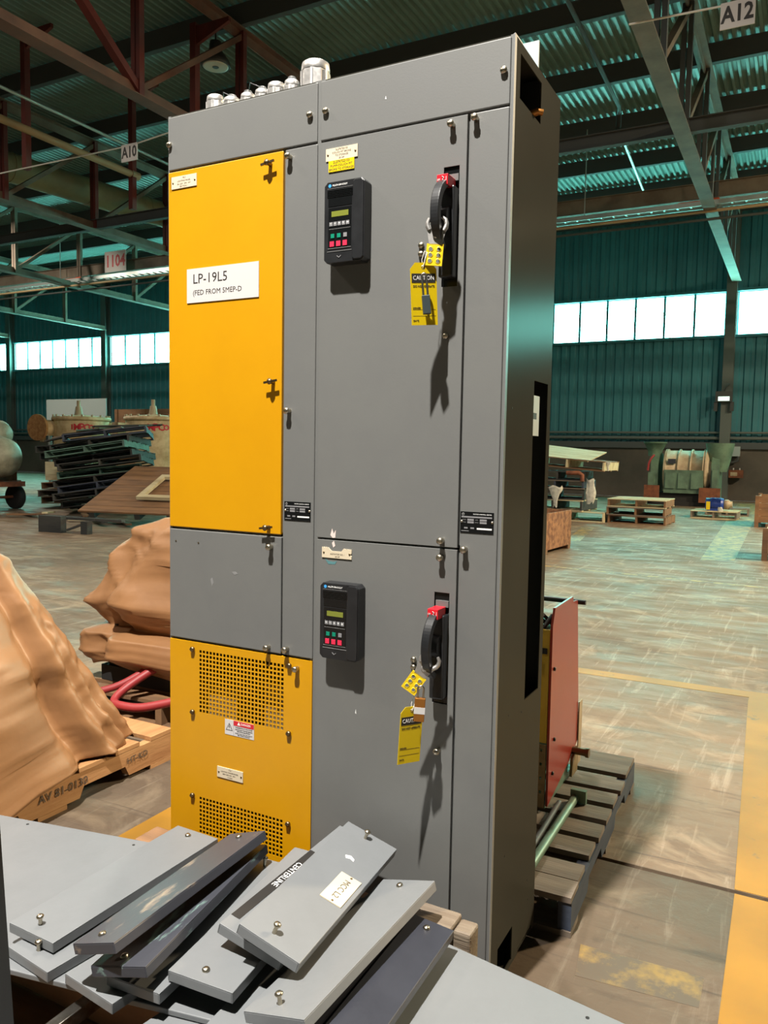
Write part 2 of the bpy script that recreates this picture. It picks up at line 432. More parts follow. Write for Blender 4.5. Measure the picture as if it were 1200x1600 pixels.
for cx in COLS:
    c = MB().box(cx - .15, cx + .15, YB - .30, YB - .27, 0, 9.0).box(cx - .15, cx + .15, YB - .02, YB + .01, 0, 9.0).box(cx - .02, cx + .02, YB - .27, YB - .02, 0, 9.0)
    c.build('column', 'column_grey', wb)
n = 0
for a, b in zip(COLS[1:], COLS[:-1]):
    n += 1
    wo = struct(MB().box(a + .16, b - .16, YB + .10, YB + .118, WZ0, WZ1).build('window_%d' % n, 'wall_steel'))
    x0, x1 = a + .17, b - .17; pw = (x1 - x0) / 7
    for k in range(7):
        MB().box(x0 + k * pw + .035, x0 + (k + 1) * pw - .035, YB + .06, YB + .10, WZ0 + .03, WZ1 - .03).build('pane', 'window_glow', wo)
        if k: MB().box(x0 + k * pw - .035, x0 + k * pw + .035, YB + .01, YB + .10, WZ0, WZ1).build('mullion', 'wall_steel', wo)
struct(MB().box(XL - .25, XL, YF, YB, 0, 9.2).build('wall_left', 'wall_plain'))
struct(MB().box(XR, XR + .25, YF, YB, 0, 9.2).build('wall_right', 'wall_plain'))
struct(MB().box(XL, XR, YF - .25, YF, 0, 9.2).build('wall_front', 'wall_plain'))
# ceiling: corrugated deck running towards the back wall, on purlins
DZ = 9.16
b = MB(); pitch = 0.155; prof = [(0, 0), (.32, 0), (.46, .065), (.86, .065)]
xs = []
for i in range(int((XR - XL) / pitch)):
    for u, v in prof: xs.append((XL + (i + u) * pitch, DZ + v))
vs = [(x, yy, z) for x, z in xs for yy in (YF, YB + .1)]
b.add(vs, [(2 * i, 2 * i + 1, 2 * i + 3, 2 * i + 2) for i in range(len(xs) - 1)])
ceil = struct(b.build('ceiling', 'deck_steel'))
MB().box(XL - .25, XR + .25, YF - .25, YB + .25, DZ + .075, DZ + .12).build('roof_board', 'purlin_dark', ceil)
pm = MB().box(XL, XR, -.006, .006, 0, .36).box(XL, XR, -.012, .11, 0, .012).box(XL, XR, -.012, .11, .348, .36).mesh('purlin')
pm.materials.append(MATS['purlin_dark'])
for k in range(0, 14):
    link('purlin', pm, ceil, loc=(0, 24.85 - 2.5 * k, DZ - .361))

# ---- roof trusses (run from front to back)
TLAB = {0: 'grey-brown roof truss right of the cabinet, ending at the wall column by the wall light',
        1: 'rust-brown roof truss nearest the cabinet, crossing the top left corner behind it',
        2: 'roof truss second left from the cabinet, passing just above the hanging 1104 sign',
        3: 'roof truss third left from the cabinet, with the orange lit chord under the 1104 sign',
        4: 'farthest visible roof truss on the left, ending at the column between two lit windows',
        5: 'roof truss at the far left edge, ending beside the leftmost lit window'}
def truss(x, k, zc=6.66, zt=8.79):
    cm = 'truss_brown' if k in (0, 2, 3, 4, 5) else 'truss_rust'
    t = thing('roof_truss', TLAB[k], 'roof truss', (x, YB - .3, zc), group='roof trusses')
    def rel(b): return b
    y0, y1 = YF - (YB - .3), 0.0
    bc = MB().box(-.13, .13, y0, y1, 0, .014).box(-.012, .012, y0, y1, .014, .20)
    bc.build('bottom_chord', cm, t)
    tz = zt - zc
    MB().box(-.13, .13, y0, y1, tz - .014, tz).box(-.012, .012, y0, y1, tz - .18, tz - .014).build('top_chord', cm, t)
    ys = [yy for yy in [25 - 2.5 * i for i in range(1, 15)]]
    for yy in ys:
        ly = yy - (YB - .3)
        MB().box(.014, .09, ly - .05, ly + .05, .02, tz - .03).box(-.09, -.014, ly - .05, ly + .05, .02, tz - .03).build('web_post', 'truss_red' if k in (1, 2) else 'purlin_dark' if k == 0 else cm, t)  # right truss: backlit shade put into the posts as a darker colour
        far = yy >= 7.4
        q = 2.5 if far else -2.5
        if 0 > ly + q > y0 or True:
            if ly + q <= 0:
                d = MB().beam((0, ly, .12), (0, ly + q, tz - .1), .11, .09)
                d.build('web_diagonal', 'truss_red' if (k == 1 and not far) else cm, t)
        if abs(yy - 7.5) < .1:
            MB().beam((0, ly, .12), (0, ly - 2.5, tz - .1), .13, .11).build('web_diagonal', 'truss_red', t)
    return t
for k, x in enumerate((-0.40, -7.62, -14.1, -20.35, -27.0, -33.7)):
    truss(x, k)
# cross struts and cable tray hung between the trusses
def strut(y, z, m, label, h=.22):
    MBo = MB().box(XL + .1, XR - .1, y - .07, y + .07, z, z + .014).box(XL + .1, XR - .1, y - .01, y + .01, z + .014, z + h).box(XL + .1, XR - .1, y - .07, y + .07, z + h, z + h + .014)
    o = recentre(MBo.build('bracing_beam', m)); return tag(o, label, 'beam')
strut(12.5, 6.678, 'purlin_dark', 'bracing beam crossing the trusses above the hanging sign on the left')
strut(17.5, 7.06, 'truss_brown', 'long steel beam across the trusses with the ladder tray beneath it', .34)
tr = thing('cable_tray', 'bright ladder cable tray running along under the rear bracing beam', 'cable tray', (0, 17.25, 6.82))
MB().box(XL + 2, XR - 1, -.15, -.135, 0, .10).build('side_rail', 'tray_steel', tr)
MB().box(XL + 2, XR - 1, .135, .15, 0, .10).build('side_rail', 'tray_steel', tr)
rm = MB().box(-.022, .022, -.135, .135, .02, .045).mesh('rung'); rm.materials.append(MATS['tray_steel'])
for i in range(130): link('rung', rm, tr, loc=(-28 + i * .28, 0, 0))
for x in (-27, -21, -14.6, -8, -3.2, -.4, 2.5):
    MB().beam((x, 0, .1), (x, 0, 2.1), .02, .02).build('hanger_rod', 'tray_steel', tr)
tag(recentre(MB().cyl((XL + 1, 17.0, 6.66), (XR - 1, 17.0, 6.66), .035, n=8).build('conduit_pipe', 'pipe_tan')), 'pale straight conduit pipe running just below the ladder tray', 'pipe')
tag(recentre(MB().cyl((XL + 1, 17.2, 6.54), (XR - 1, 17.2, 6.54), .03, n=8).build('conduit_pipe', 'pipe_dark')), 'dark thin conduit pipe, the lowest line below the ladder tray', 'pipe')
tag(recentre(MB().cyl((XL + 1, 20.5, 7.95), (XR - 1, 20.5, 7.95), .035, n=8).build('sprinkler_pipe', 'tray_steel')), 'pale sprinkler pipe along the roof behind the ladder tray', 'pipe')
# orange bracket plates on the trusses at the beam line
for x, lab in ((-.40, 'orange steel bracket joining tray beam to the right truss'), (-20.35, 'orange steel bracket at the tray beam by the 1104 sign')):
    o = MB().box(x - .12, x + .12, 17.42, 17.58, 6.875, 7.05).prism([(x - .12, 6.9), (x - .75, 7.04), (x - .12, 7.04)], 'Y', 17.45, 17.55).build('bracket', 'orange_steel')
    tag(recentre(o), lab, 'bracket')
# roof services on the left
tag(recentre(MB().tube([(-11.65, 4, 7.3), (-11.65, 11.5, 7.3)], .075, 10).cyl((-11.65, 11.3, 7.3), (-11.65, 11.52, 7.3), .09, n=10).build('sprinkler_pipe', 'pipe_tan')),
    'tan pipe end hanging above the A10 sign, running towards the left', 'pipe')
tag(recentre(MB().tube([(-11.0, 4, 7.55), (-11.0, 13, 7.55)], .03, 8).build('conduit_pipe', 'tray_steel')), 'thin grey conduit above the tan pipe at upper left', 'pipe')
o = MB().lathe((0, 0, 0), [(.33, -3.2), (.33, 3.6)], 'Y', 20).lathe((0, 0, 0), [(.36, 3.6), (.36, 3.75)], 'Y', 20)
for q in (-1.8, .2, 2.0): o.lathe((0, 0, 0), [(.345, q), (.345, q + .05)], 'Y', 20)
o = o.build('air_duct', 'duct_olive'); o.location = (-14.75, 12.6, 7.78); o.rotation_euler = (0, 0, R(-8)); tag(o, 'long round olive ventilation duct under the roof at left', 'duct')
def hanger(x, y, z0, z1, lab, br=True):
    t = thing('steel_hanger', lab, 'steel hanger', (x, y, z0))
    MB().box(-.06, .06, -.06, .06, 0, z1 - z0).build('post', 'truss_red', t)
    MB().prism([(.06, z1 - z0 - .35), (.06, z1 - z0 - .05), (.75, z1 - z0 - .05), (.75, z1 - z0 - .12)], 'Y', -.03, .03).build('gusset', 'truss_red', t)
hanger(-7.9, 9.1, 6.9, 8.55, 'red steel post with a gusset arm beside the round bay lamp')
hanger(-11.75, 8.75, 6.6, 9.155, 'red steel hanger post holding the tan pipe at far left')
hanger(-11.65, 11.35, 6.55, 9.155, 'red steel hanger post at the end of the tan pipe')
t = thing('roof_pipe', 'dark pipe with a hanging sprinkler drop running between the right roof purlins', 'pipe', (-1.95, 11, 8.35))
MB().tube([(.05, -4, 0), (0, 0, 0), (-.05, 4.0, 0), (-.12, 4.3, -.02)], .04, 8).build('main_pipe', 'pipe_dark', t)
MB().cyl((-.12, 4.3, -.3), (-.12, 4.3, .06), .055, n=8).cyl((-.12, 4.3, -.36), (-.12, 4.3, -.3), .12, .07, n=10).build('drop_fitting', 'pipe_dark', t)
MB().tube([(-.13, 4.45, -.28), (-.45, 10.5, -.28)], .03, 8).build('branch_pipe', 'tray_steel', t)

# ---- hanging bay signs on wires
def wire_sign(s, x, y, z, wd, ht, lab, col='black_print', wx=None, size=.2, wide=.8):
    t = thing('bay_sign', lab, 'sign', (x, y, z - ht / 2))
    MB().box(-wd / 2, wd / 2, -.008, .008, 0, ht).build('board', 'white_plastic', t)
    front_text(s, 0, -.009, ht / 2, size, col, t, wide=wide, bold=size * .03)
    if wx:
        MB().tube([(wx[0], .02, ht + .02), (0, .02, ht - .02), (wx[1], .02, ht + .06)], .012, 6).build('wire', 'wire', t)
    return t
wire_sign('A10', -8.62, 8.3, 6.28, .36, .28, 'white A10 bay sign hanging on a wire left of the cabinet', wx=(-5.0, 1.0), size=.25)
wire_sign('A12', .72, 8.3, 6.34, .36, .29, 'white A12 bay sign hanging on a wire at top right', wx=(-1.2, 5.0), size=.25)
wire_sign('1104', -18.45, 17.28, 7.36, .95, .66, 'white sign with red number 1104 on the beam at left', 'red_print', size=.52, wide=.85)

# ---- round bay lamp hanging under the roof at left
t = thing('bay_lamp', 'round high bay lamp hanging under the dark roof behind the cable glands', 'lamp', (-7.95, 9.7, 8.12))
MB().lathe((0, 0, 0), [(.25, .0), (.27, .02), (.24, .10), (.12, .26), (.10, .42)], 'Z', 24).build('housing', 'lamp_shell', t)
MB().lathe((0, 0, 0), [(.20, -.012), (.225, -.006), (.225, .0)], 'Z', 24).build('lens', 'lamp_lens', t)
MB().lathe((0, 0, 0), [(.05, -.02), (.06, -.012)], 'Z', 16).build('lens_boss', 'lamp_shell', t)
MB().cyl((0, 0, .42), (0, 0, .68), .015, n=8).build('stem', 'lamp_shell', t)

# ================================================================== THE CABINET
H, W, D, S = 2.286, 1.011, 0.372, 0.504
cab = thing('motor_control_cabinet', 'tall grey electrical control cabinet with two bays and yellow doors', 'cabinet')
fr = MB()
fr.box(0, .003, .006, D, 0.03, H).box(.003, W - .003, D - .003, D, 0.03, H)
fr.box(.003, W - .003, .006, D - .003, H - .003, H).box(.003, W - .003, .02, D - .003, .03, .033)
fr.build('enclosure', 'grey_enamel_shaded', cab)
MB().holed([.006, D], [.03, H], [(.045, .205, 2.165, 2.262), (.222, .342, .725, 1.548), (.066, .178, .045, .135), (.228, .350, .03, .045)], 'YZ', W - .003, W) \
    .build('side_panel', 'grey_enamel_shaded', cab)
# front rails (seen in the gaps), and inner divider
g = MB()
for x0, x1 in ((0.0, .010), (.489, .519), (W - .010, W - .0)): g.box(x0, x1, .004, .016, .03, H)
g.box(0, W, .008, .016, H - .012, H).box(0, W, .008, .016, 2.128, 2.140).box(.39, .41, .010, .018, .80, 2.13).box(.896, .916, .010, .018, .03, 2.13)
g.box(.01, .40, .010, .018, 1.122, 1.142).box(.01, .50, .010, .018, .80, .818).box(.51, .91, .010, .018, 1.126, 1.144)
g.build('front_frame', 'grey_enamel', cab)
g = MB().box(.500, .508, .05, D - .01, .04, H - .01).box(.885, .888, .06, D - .01, .04, 2.12)
g.build('inner_divider', 'dark_gap', cab)
MB().box(W, W + .0015, -.001, .012, .03, H).build('edge_trim', 'panel_grey', cab)
for x0, x1 in ((.03, .47), (.54, .98)):
    MB().box(x0, x1, .02, .35, 0, .03).build('plinth', 'dark_gap', cab)
def door(name, x0, x1, z0, z1, m, holes=()):
    b = MB()
    if holes: b.holed([x0, x1], [z0, z1], list(holes), 'XZ', 0.0, .0016).holed([x0, x1], [z0, z1], [(x0 + .003, x1 - .003, z0 + .003, z1 - .003)], 'XZ', .0016, .015)
    else: b.box(x0, x1, 0, .015, z0, z1)
    return b.build(name, m, cab, bevel=0 if len(holes) > 4 else .0022)
SL1 = (.848, .887, 1.75, 2.022); SL2 = (.848, .887, .755, 1.027)
door('wireway_cover', .004, .498, 2.137, 2.281, 'grey_enamel')
door('wireway_cover', .508, 1.003, 2.137, 2.281, 'grey_enamel')
door('yellow_door', .003, .3945, 1.136, 2.132, 'yellow_enamel')
door('blank_door', .003, .397, .812, 1.130, 'grey_enamel')
door('wireway_door', .4015, .499, .812, 2.132, 'grey_enamel')
door('unit_door', .510, .904, 1.138, 2.132, 'grey_enamel', [SL1])
door('unit_door', .510, .904, .03, 1.133, 'grey_enamel', [SL2])
door('wireway_door', .9105, 1.003, .03, 2.132, 'grey_enamel')
holes = []
NC = 24; px0, px1 = .114, .407; pc = (px1 - px0) / (NC - .42)
for cix in range(NC):
    for rx in range(15):
        zt = .785 - rx * (.181 / 14.58); holes.append((px0 + cix * pc, px0 + cix * pc + pc * .64, zt - .0082, zt))
    for rx in range(9):
        zt = .350 - rx * (.181 / 14.58); holes.append((px0 + cix * pc, px0 + cix * pc + pc * .64, zt - .0082, zt))
door('vent_panel', .003, .499, .03, .806, 'yellow_enamel', holes)
MB().box(.30, .42, .06, .30, .40, .70).box(.08, .20, .06, .30, .40, .66).build('transformer', 'machine_beige', cab)
MB().box(.006, .010, .02, D - .02, .05, .80).build('shade_liner', 'dark_gap', cab); MB().box(.494, .498, .02, D - .02, .05, .80).build('shade_liner', 'dark_gap', cab)  # black sheets added inside to keep the vent holes dark
MB().box(.01, .49, D - .02, D - .004, .05, .80).build('shade_backing', 'dark_gap', cab)  # black backing added to darken the inside behind the vents

# screws that hold the covers
def screw_mesh(L, r, m):
    b = MB().cyl((0, 0, 0), (0, -L, 0), r * .78, n=12).lathe((0, -L, 0), [(r * .7, .002), (r, -.0005), (r * .95, -.004), (r * .6, -.0062), (0, -.007)], 'Y', 14)
    b.box(-r * .75, r * .75, -L - .0074, -L - .0052, -.0009, .0009)
    me = b.mesh('latch_screw'); me.materials.append(MATS[m]); return me
s_short = screw_mesh(.003, .0085, 'zinc'); s_long = screw_mesh(.013, .0085, 'zinc'); s_yel = screw_mesh(.003, .0078, 'bronze_screw'); s_riv = screw_mesh(.0015, .0075, 'zinc')
for x, z in ((.010, 2.206), (.477, 2.205), (.524, 2.206), (.989, 2.210)): link('latch_screw', s_short, cab, loc=(x, 0, z))
for x, z in ((.417, 2.111), (.420, 1.465), (.365, 1.102), (.358, .826), (.419, .829), (.868, 2.113), (.926, 2.117), (.865, 1.153), (.865, 1.113), (.925, 1.136), (.453, .781), (.868, .638)):
    link('latch_screw', s_long, cab, loc=(x, 0, z))
for x, z in ((.091, .785), (.091, .600), (.090, .350), (.428, .598), (.428, .345), (.428, .785)): link('panel_screw', s_yel, cab, loc=(x, 0, z))
for x, z in ((.795, 1.851), (.795, 1.831), (.797, .854), (.797, .835), (.863, 1.636)): link('rivet', s_riv, cab, loc=(x, 0, z))
for x, z in ((.027, 1.095), (.111, 1.095)): MB().cyl((x, .001, z), (x, -.0008, z), .0028, n=8).build('plugged_hole', 'zinc', cab)
# T latches on the yellow door
for i, (x, z) in enumerate(((.355, 2.103), (.368, 1.542), (.356, 1.154))):
    t = MB().cyl((x, 0, z), (x, -.016, z), .006, n=10).lathe((x, -.016, z), [(.0075, 0), (.0085, -.003), (.004, -.007), (0, -.0075)], 'Y', 12).build('t_latch', 'bronze_screw', cab)
    MB().box(-.021, .021, -.0165, -.0125, -.0028, .0028, Matrix.Translation((x, 0, z)) @ Matrix.Rotation(R(-8), 4, 'Y')).build('cross_bar', 'bronze_screw', t)
# key hole slit by the T-latch door edge, small chips of paint
MB().box(.012, .0132, -.0006, .001, 2.078, 2.120).build('scribe_line', 'bronze_screw', cab)
def chip(pts, m): MB().prism(pts, 'Y', -.0004, .001).build('paint_chip', m, cab)
chip([(.551, 1.146), (.556, 1.163), (.561, 1.150), (.567, 1.160), (.566, 1.140), (.558, 1.139)], 'chip')
chip([(.556, 1.126), (.562, 1.132), (.566, 1.119), (.560, 1.114)], 'chip')
chip([(.535, 1.084), (.545, 1.079), (.560, 1.077), (.572, 1.080), (.566, 1.071), (.546, 1.070)], 'chip_teal')
chip([(.155, .995), (.162, 1.000), (.166, .985), (.160, .975)], 'grey_print')
chip([(.230, 1.022), (.242, 1.024), (.252, 1.018), (.240, 1.014)], 'grey_print')
chip([(.632, .69), (.634, .70), (.6355, .688)], 'white_print')
chip([(.690, 2.205), (.692, 2.212), (.6935, 2.204)], 'white_print')
# nameplates
def plate(x0, x1, z0, z1, m, lines, tm='brown_print', size=.0062, poly=None, screws=True, align='CENTER'):
    b = MB()
    if poly: b.prism(poly, 'Y', -.0022, 0)
    else: b.box(x0, x1, -.0022, 0, z0, z1)
    p = b.build('nameplate', m, cab)
    for s_, fx, fz, k in lines:
        front_text(s_, x0 + (x1 - x0) * fx, -.0023, z0 + (z1 - z0) * fz, size * k, tm, p, align=align)
    if screws:
        for xx in (x0 + .006, x1 - .006):
            MB().lathe((xx, -.0022, (z0 + z1) / 2), [(.0028, 0), (.0024, -.0012), (0, -.0015)], 'Y', 10).build('plate_screw', 'bronze_screw', p)
    return p
plate(.0165, .107, 2.084, 2.117, 'cream_plastic', [('19L5', .5, .83, 1), ('LIGHTING PANEL', .5, .58, 1), ('30-120V  3PH  4W', .5, .34, 1), ('SECTION 1', .5, .13, 1)])
plate(.072, .320, 1.767, 1.860, 'white_plastic', [('LP-19L5', .085, .68, 6.0), ('(FED FROM 5MEP-D', .085, .28, 3.2)], 'black_print', screws=False, align='LEFT')
plate(.526, .617, 2.083, 2.113, 'cream_plastic', [('2L27K722103', .5, .84, 1), ('COUCH PIT BROKE', .5, .60, 1), ('TO STORAGE', .5, .37, 1), ('30 HP', .5, .14, 1)])
plate(.534, .608, 2.056, 2.083, 'tag_yellow', [('2L27K722103', .5, .82, 1.35), ('PUMP-COUCH PIT', .5, .50, 1.25), ('BROKE TO STORAGE', .5, .18, 1.2)], 'black_print', screws=False)
plate(.527, .616, 1.087, 1.114, 'cream_plastic', [('AGITATOR NO. 1', .53, .38, .9), ('60 HP', .53, .14, .9)],
      poly=[(.527, 1.087), (.616, 1.087), (.616, 1.095), (.612, 1.0985), (.616, 1.103), (.616, 1.112), (.592, 1.113), (.585, 1.105), (.556, 1.105), (.546, 1.114), (.527, 1.114)])
plate(.181, .273, .426, .457, 'cream_plastic', [('TL5', .5, .84, 1), ('LIGHTING TRANSFORMER', .48, .60, .85), ('480V-208/120V  3PH', .46, .37, .85), ('15 KVA', .5, .14, .9)])
for x0, z0 in ((.407, 1.177), (.911, 1.176)):
    p = MB().box(x0, x0 + .083, -.0012, 0, z0, z0 + .050).build('rating_plate', 'black_gloss', cab)
    lg = MB().lathe((x0 + .007, -.0013, z0 + .044), [(.0035, 0), (.0035, -.0003)], 'Y', 14).build('logo', 'grey_print', p)
    front_text('AB', x0 + .007, -.0018, z0 + .044, .004, 'black_print', p)
    front_text('MOTOR CONTROL CENTER', x0 + .078, -.0013, z0 + .0445, .0036, 'white_print', p, align='RIGHT')
    for a, bb, c, d in ((.003, .079, .036, .0395), (.018, .034, .029, .0335), (.018, .034, .023, .0275), (.049, .066, .029, .0335), (.049, .066, .023, .0275),
                        (.010, .019, .010, .0135), (.026, .035, .010, .0135), (.042, .079, .009, .0128), (.003, .022, .004, .0055)):
        MB().box(x0 + a, x0 + bb, -.0015, -.001, z0 + c, z0 + d).build('print_field', 'grey_print' if a == .003 and c == .004 else 'key_grey' if a != .042 else 'white_print', p)
    front_text('VOLTS', x0 + .010, -.0013, z0 + .0312, .0030, 'grey_print', p); front_text('AMPS', x0 + .041, -.0013, z0 + .0312, .0030, 'grey_print', p)
    front_text('PHASE', x0 + .010, -.0013, z0 + .0252, .0030, 'grey_print', p); front_text('HERTZ', x0 + .041, -.0013, z0 + .0252, .0030, 'grey_print', p)
    for xx in (.0035, .0795):
        MB().lathe((x0 + xx, -.0012, z0 + .027), [(.0032, 0), (.0028, -.0014), (0, -.0018)], 'Y', 10).build('plate_screw', 'zinc', p)
# danger label
p = MB().box(.208, .310, -.0008, 0, .556, .600).build('danger_label', 'white_plastic', cab)
MB().box(.239, .3095, -.0012, -.0008, .586, .5998).build('red_header', 'red_print', p)
front_text('DANGER', .282, -.0013, .593, .0085, 'white_print', p)
MB().prism([(.252, .589), (.263, .589), (.2575, .5985)], 'Y', -.0015, -.0012).build('header_triangle', 'white_print', p)
tri = [(.2115, .569), (.2355, .569), (.2235, .591)]; tri2 = [(.2145, .5708), (.2325, .5708), (.2235, .5875)]
MB().prism(tri, 'Y', -.0011, -.0008).build('warning_triangle', 'black_print', p)
MB().prism(tri2, 'Y', -.0014, -.0010).build('triangle_field', 'white_plastic', p)
MB().prism([(.2242, .5865), (.2212, .5785), (.2235, .5785), (.2225, .5722), (.2258, .5805), (.2236, .5805), (.2256, .5865)], 'Y', -.0017, -.0013).build('bolt_mark', 'black_print', p)
MB().box(.2385, .2392, -.0011, -.0008, .556, .600).build('divider_line', 'grey_print', p)
for s_, z, k in (('HAZARDOUS VOLTAGE', .5815, .0055), ('DISCONNECT POWER BEFORE', .5755, .0044), ('SERVICING EQUIPMENT', .5705, .0044), ('MORE THAN ONE LIVE CIRCUIT', .5645, .0042), ('SEE WIRING DIAGRAM', .5600, .0042)):
    front_text(s_, .2745, -.0010, z, k, 'black_print', p)

# keypads
def keypad(zc):
    k = thing_part = MB()
    x0, x1, z0, z1 = .543, .657, zc - .098, zc + .098
    def rr(x0, x1, z0, z1, c): return [(x0 + c, z0), (x1 - c, z0), (x1, z0 + c), (x1, z1 - c), (x1 - c, z1), (x0 + c, z1), (x0, z1 - c), (x0, z0 + c)]
    b = MB().prism(rr(x0, x1, z0, z1, .009), 'Y', -.034, 0)
    b.prism(rr(x0 + .082, x1 - .002, z0 + .004, z1 - .003, .005), 'Y', -.0375, -.034)      # raised grip rib at the right
    k = b.build('keypad', 'black_plastic', cab, bevel=.002)
    y = -.0342
    for i in range(5): MB().box(x0 + .009, x0 + .081, y - .0008, y, zc + .060 + i * .0038, zc + .062 + i * .0038).build('vent_groove', 'black_gloss', k)
    MB().box(x0 + .009, x0 + .081, y - .0005, y, zc + .0808, zc + .0814).build('trim_line', 'grey_print', k)
    MB().lathe((x0 + .016, y, zc + .088), [(.0042, 0), (.0042, -.0004)], 'Y', 14).build('logo', 'blue_print', k)
    front_text('ALLEN-BRADLEY', x0 + .023, y - .0003, zc + .088, .0058, 'white_print', k, align='LEFT')
    MB().box(x0 + .012, x0 + .079, y - .0006, y, zc + .038, zc + .058).build('window_blank', 'black_gloss', k)
    MB().box(x0 + .013, x0 + .078, y - .0008, y, zc - .062, zc + .034).build('overlay', 'black_gloss', k)
    MB().box(x0 + .022, x0 + .070, y - .0013, y, zc + .013, zc + .026).build('display', 'display_green', k)
    for i in range(5):
        MB().box(x0 + .0165 + i * .0118, x0 + .0258 + i * .0118, y - .0018, y, zc - .009, zc + .0005).build('key', 'key_grey', k)
    for i, g_ in enumerate(('ESC', 'SEL', '\u25b2', '\u25bc', '\u21b5')):
        if i < 2: front_text(g_, x0 + .0211 + i * .0118, y - .0019, zc - .0035, .004, 'white_print', k)
        elif i < 4:
            cx = x0 + .0211 + i * .0118; s_ = 1 if i == 2 else -1
            MB().prism([(cx - .0022, zc - .0035 - .0015 * s_), (cx + .0022, zc - .0035 - .0015 * s_), (cx, zc - .0035 + .0025 * s_)], 'Y', y - .0021, y - .0018).build('key_mark', 'white_print', k)
        else:
            cx = x0 + .0211 + i * .0118
            MB().prism([(cx - .003, zc - .0038), (cx, zc - .0012), (cx, zc - .0030), (cx + .003, zc - .0030), (cx + .003, zc - .0046), (cx, zc - .0046), (cx, zc - .0064)], 'Y', y - .0021, y - .0018).build('key_mark', 'white_print', k)
    MB().box(x0 + .015, x0 + .076, y - .0011, y, zc - .0165, zc - .0158).build('trim_line', 'grey_print', k)
    for i, mm in enumerate(('key_green', 'key_green', 'key_grey')):
        MB().box(x0 + .021 + i * .018, x0 + .031 + i * .018, y - .0022, y, zc - .038, zc - .028).build('key', mm, k)
        MB().box(x0 + .0185 + i * .0185, x0 + .0305 + i * .0185, y - .0026, y, zc - .0585, zc - .0460).build('key', 'key_red', k)
    MB().box(x0 + .012, x0 + .078, y - .0011, y, zc - .0632, zc - .0622).build('trim_line', 'grey_print', k)
    MB().box(x0 + .010, x0 + .080, y - .0008, y, zc - .0705, zc - .0695).build('trim_line', 'grey_print', k)
    MB().prism([(x0 + .038, zc - .080), (x0 + .044, zc - .0845), (x0 + .050, zc - .080), (x0 + .050, zc - .0818), (x0 + .044, zc - .0865), (x0 + .038, zc - .0818)], 'Y', y - .001, y).build('release_tab', 'key_grey', k)
keypad(1.922); keypad(.930)

# disconnect handles
def disconnect(zt):
    h = MB().box(.8490, .8865, .004, .006, zt - .272, zt).build('disconnect_switch', 'black_gloss', cab)
    MB().box(.8535, .8865, -.004, .003, zt - .034, zt - .0185).build('slot_tab', 'grey_enamel', h)
    MB().box(.8500, .8860, -.026, .004, zt - .255, zt - .050).build('escutcheon', 'black_plastic', h, bevel=.004)
    MB().box(.8530, .8800, -.050, -.004, zt - .056, zt - .032).build('red_indicator', 'red_plastic', h, bevel=.001)
    front_text('OFF', .858, -.0506, zt - .044, .006, 'white_print', h, wide=.7)
    MB().tube([(.866, -.0506, zt - .037), (.871, -.0506, zt - .040), (.867, -.0506, zt - .044), (.872, -.0506, zt - .047), (.868, -.0506, zt - .051)], .0008, 5).build('arrow_mark', 'white_print', h)
    MB().box(.876, .8768, -.0506, -.050, zt - .050, zt - .038).build('on_mark', 'white_print', h)
    # curved lever in the plane x ~ .866
    pts = []
    for i in range(29):
        a = R(100 + i * (250 - 100) / 28)
        pts.append((-.018 + .066 * math.cos(a), zt - .122 + .076 * math.sin(a)))
    b = MB(); vs = []
    n = len(pts)
    for i, (yy, zz) in enumerate(pts):
        p, q = pts[max(i - 1, 0)], pts[min(i + 1, n - 1)]
        dy, dz = q[0] - p[0], q[1] - p[1]; L = math.hypot(dy, dz); ny, nz = -dz / L, dy / L
        th = .0090 if i < 22 else .0090 - (i - 21) * .0003
        hw = .0105 - .0002 * max(0, i - 18)
        for sx, st in ((-1, -1), (1, -1), (1, 1), (-1, 1)): vs.append((.867 + sx * hw, yy + ny * th * st, zz + nz * th * st))
    fs = [(i * 4 + k, i * 4 + (k + 1) % 4, (i + 1) * 4 + (k + 1) % 4, (i + 1) * 4 + k) for i in range(n - 1) for k in range(4)]
    fs += [(3, 2, 1, 0), tuple((n - 1) * 4 + k for k in range(4))]
    b.add(vs, fs, False)
    b.build('lever', 'black_plastic', h, bevel=.003)
    MB().lathe((.856, -.020, zt - .125), [(.030, 0), (.028, .004), (.028, .022)], 'X', 24).build('lever_hub', 'black_plastic', h, bevel=.002)
    MB().beam((.854, -.038, zt - .150), (.854, -.022, zt - .118), .004, .004).build('lever_spring', 'steel', h)
disconnect(2.022); disconnect(1.027)

# interior lug in the side opening, label inside the long slot
MB().box(W - .16, W - .004, .205, .215, 2.15, 2.27).build('duct_wall', 'dark_gap', cab)
MB().box(W - .10, W - .08, .02, .205, 2.15, 2.27).build('duct_wall', 'grey_enamel_shaded', cab)
b = MB().tube([(W - .06, .150, 2.160), (W + .006, .160, 2.178), (W + .016, .168, 2.176)], .0075, 10).tube([(W - .06, .165, 2.163), (W + .008, .178, 2.184)], .006, 10)
b.build('cable_stub', 'brass', cab)
MB().box(W - .006, W - .004, .223, .284, 1.41, 1.512).build('slot_label', 'white_plastic', cab)
MB().box(W - .0041, W - .0036, .230, .262, 1.452, 1.468).build('slot_label_print', 'black_print', cab)
MB().box(W - .20, W - .19, .20, .365, .70, 1.56).build('duct_wall', 'dark_gap', cab)
for y, z in ((.055, 1.47), (.10, .72), (.20, .70), (.20, .93), (.21, 1.2), (.10, .36), (.30, .20), (.31, .14)):
    MB().cyl((W - .001, y, z), (W + .0006, y, z), .0025, n=8).build('side_hole', 'dark_gap', cab)
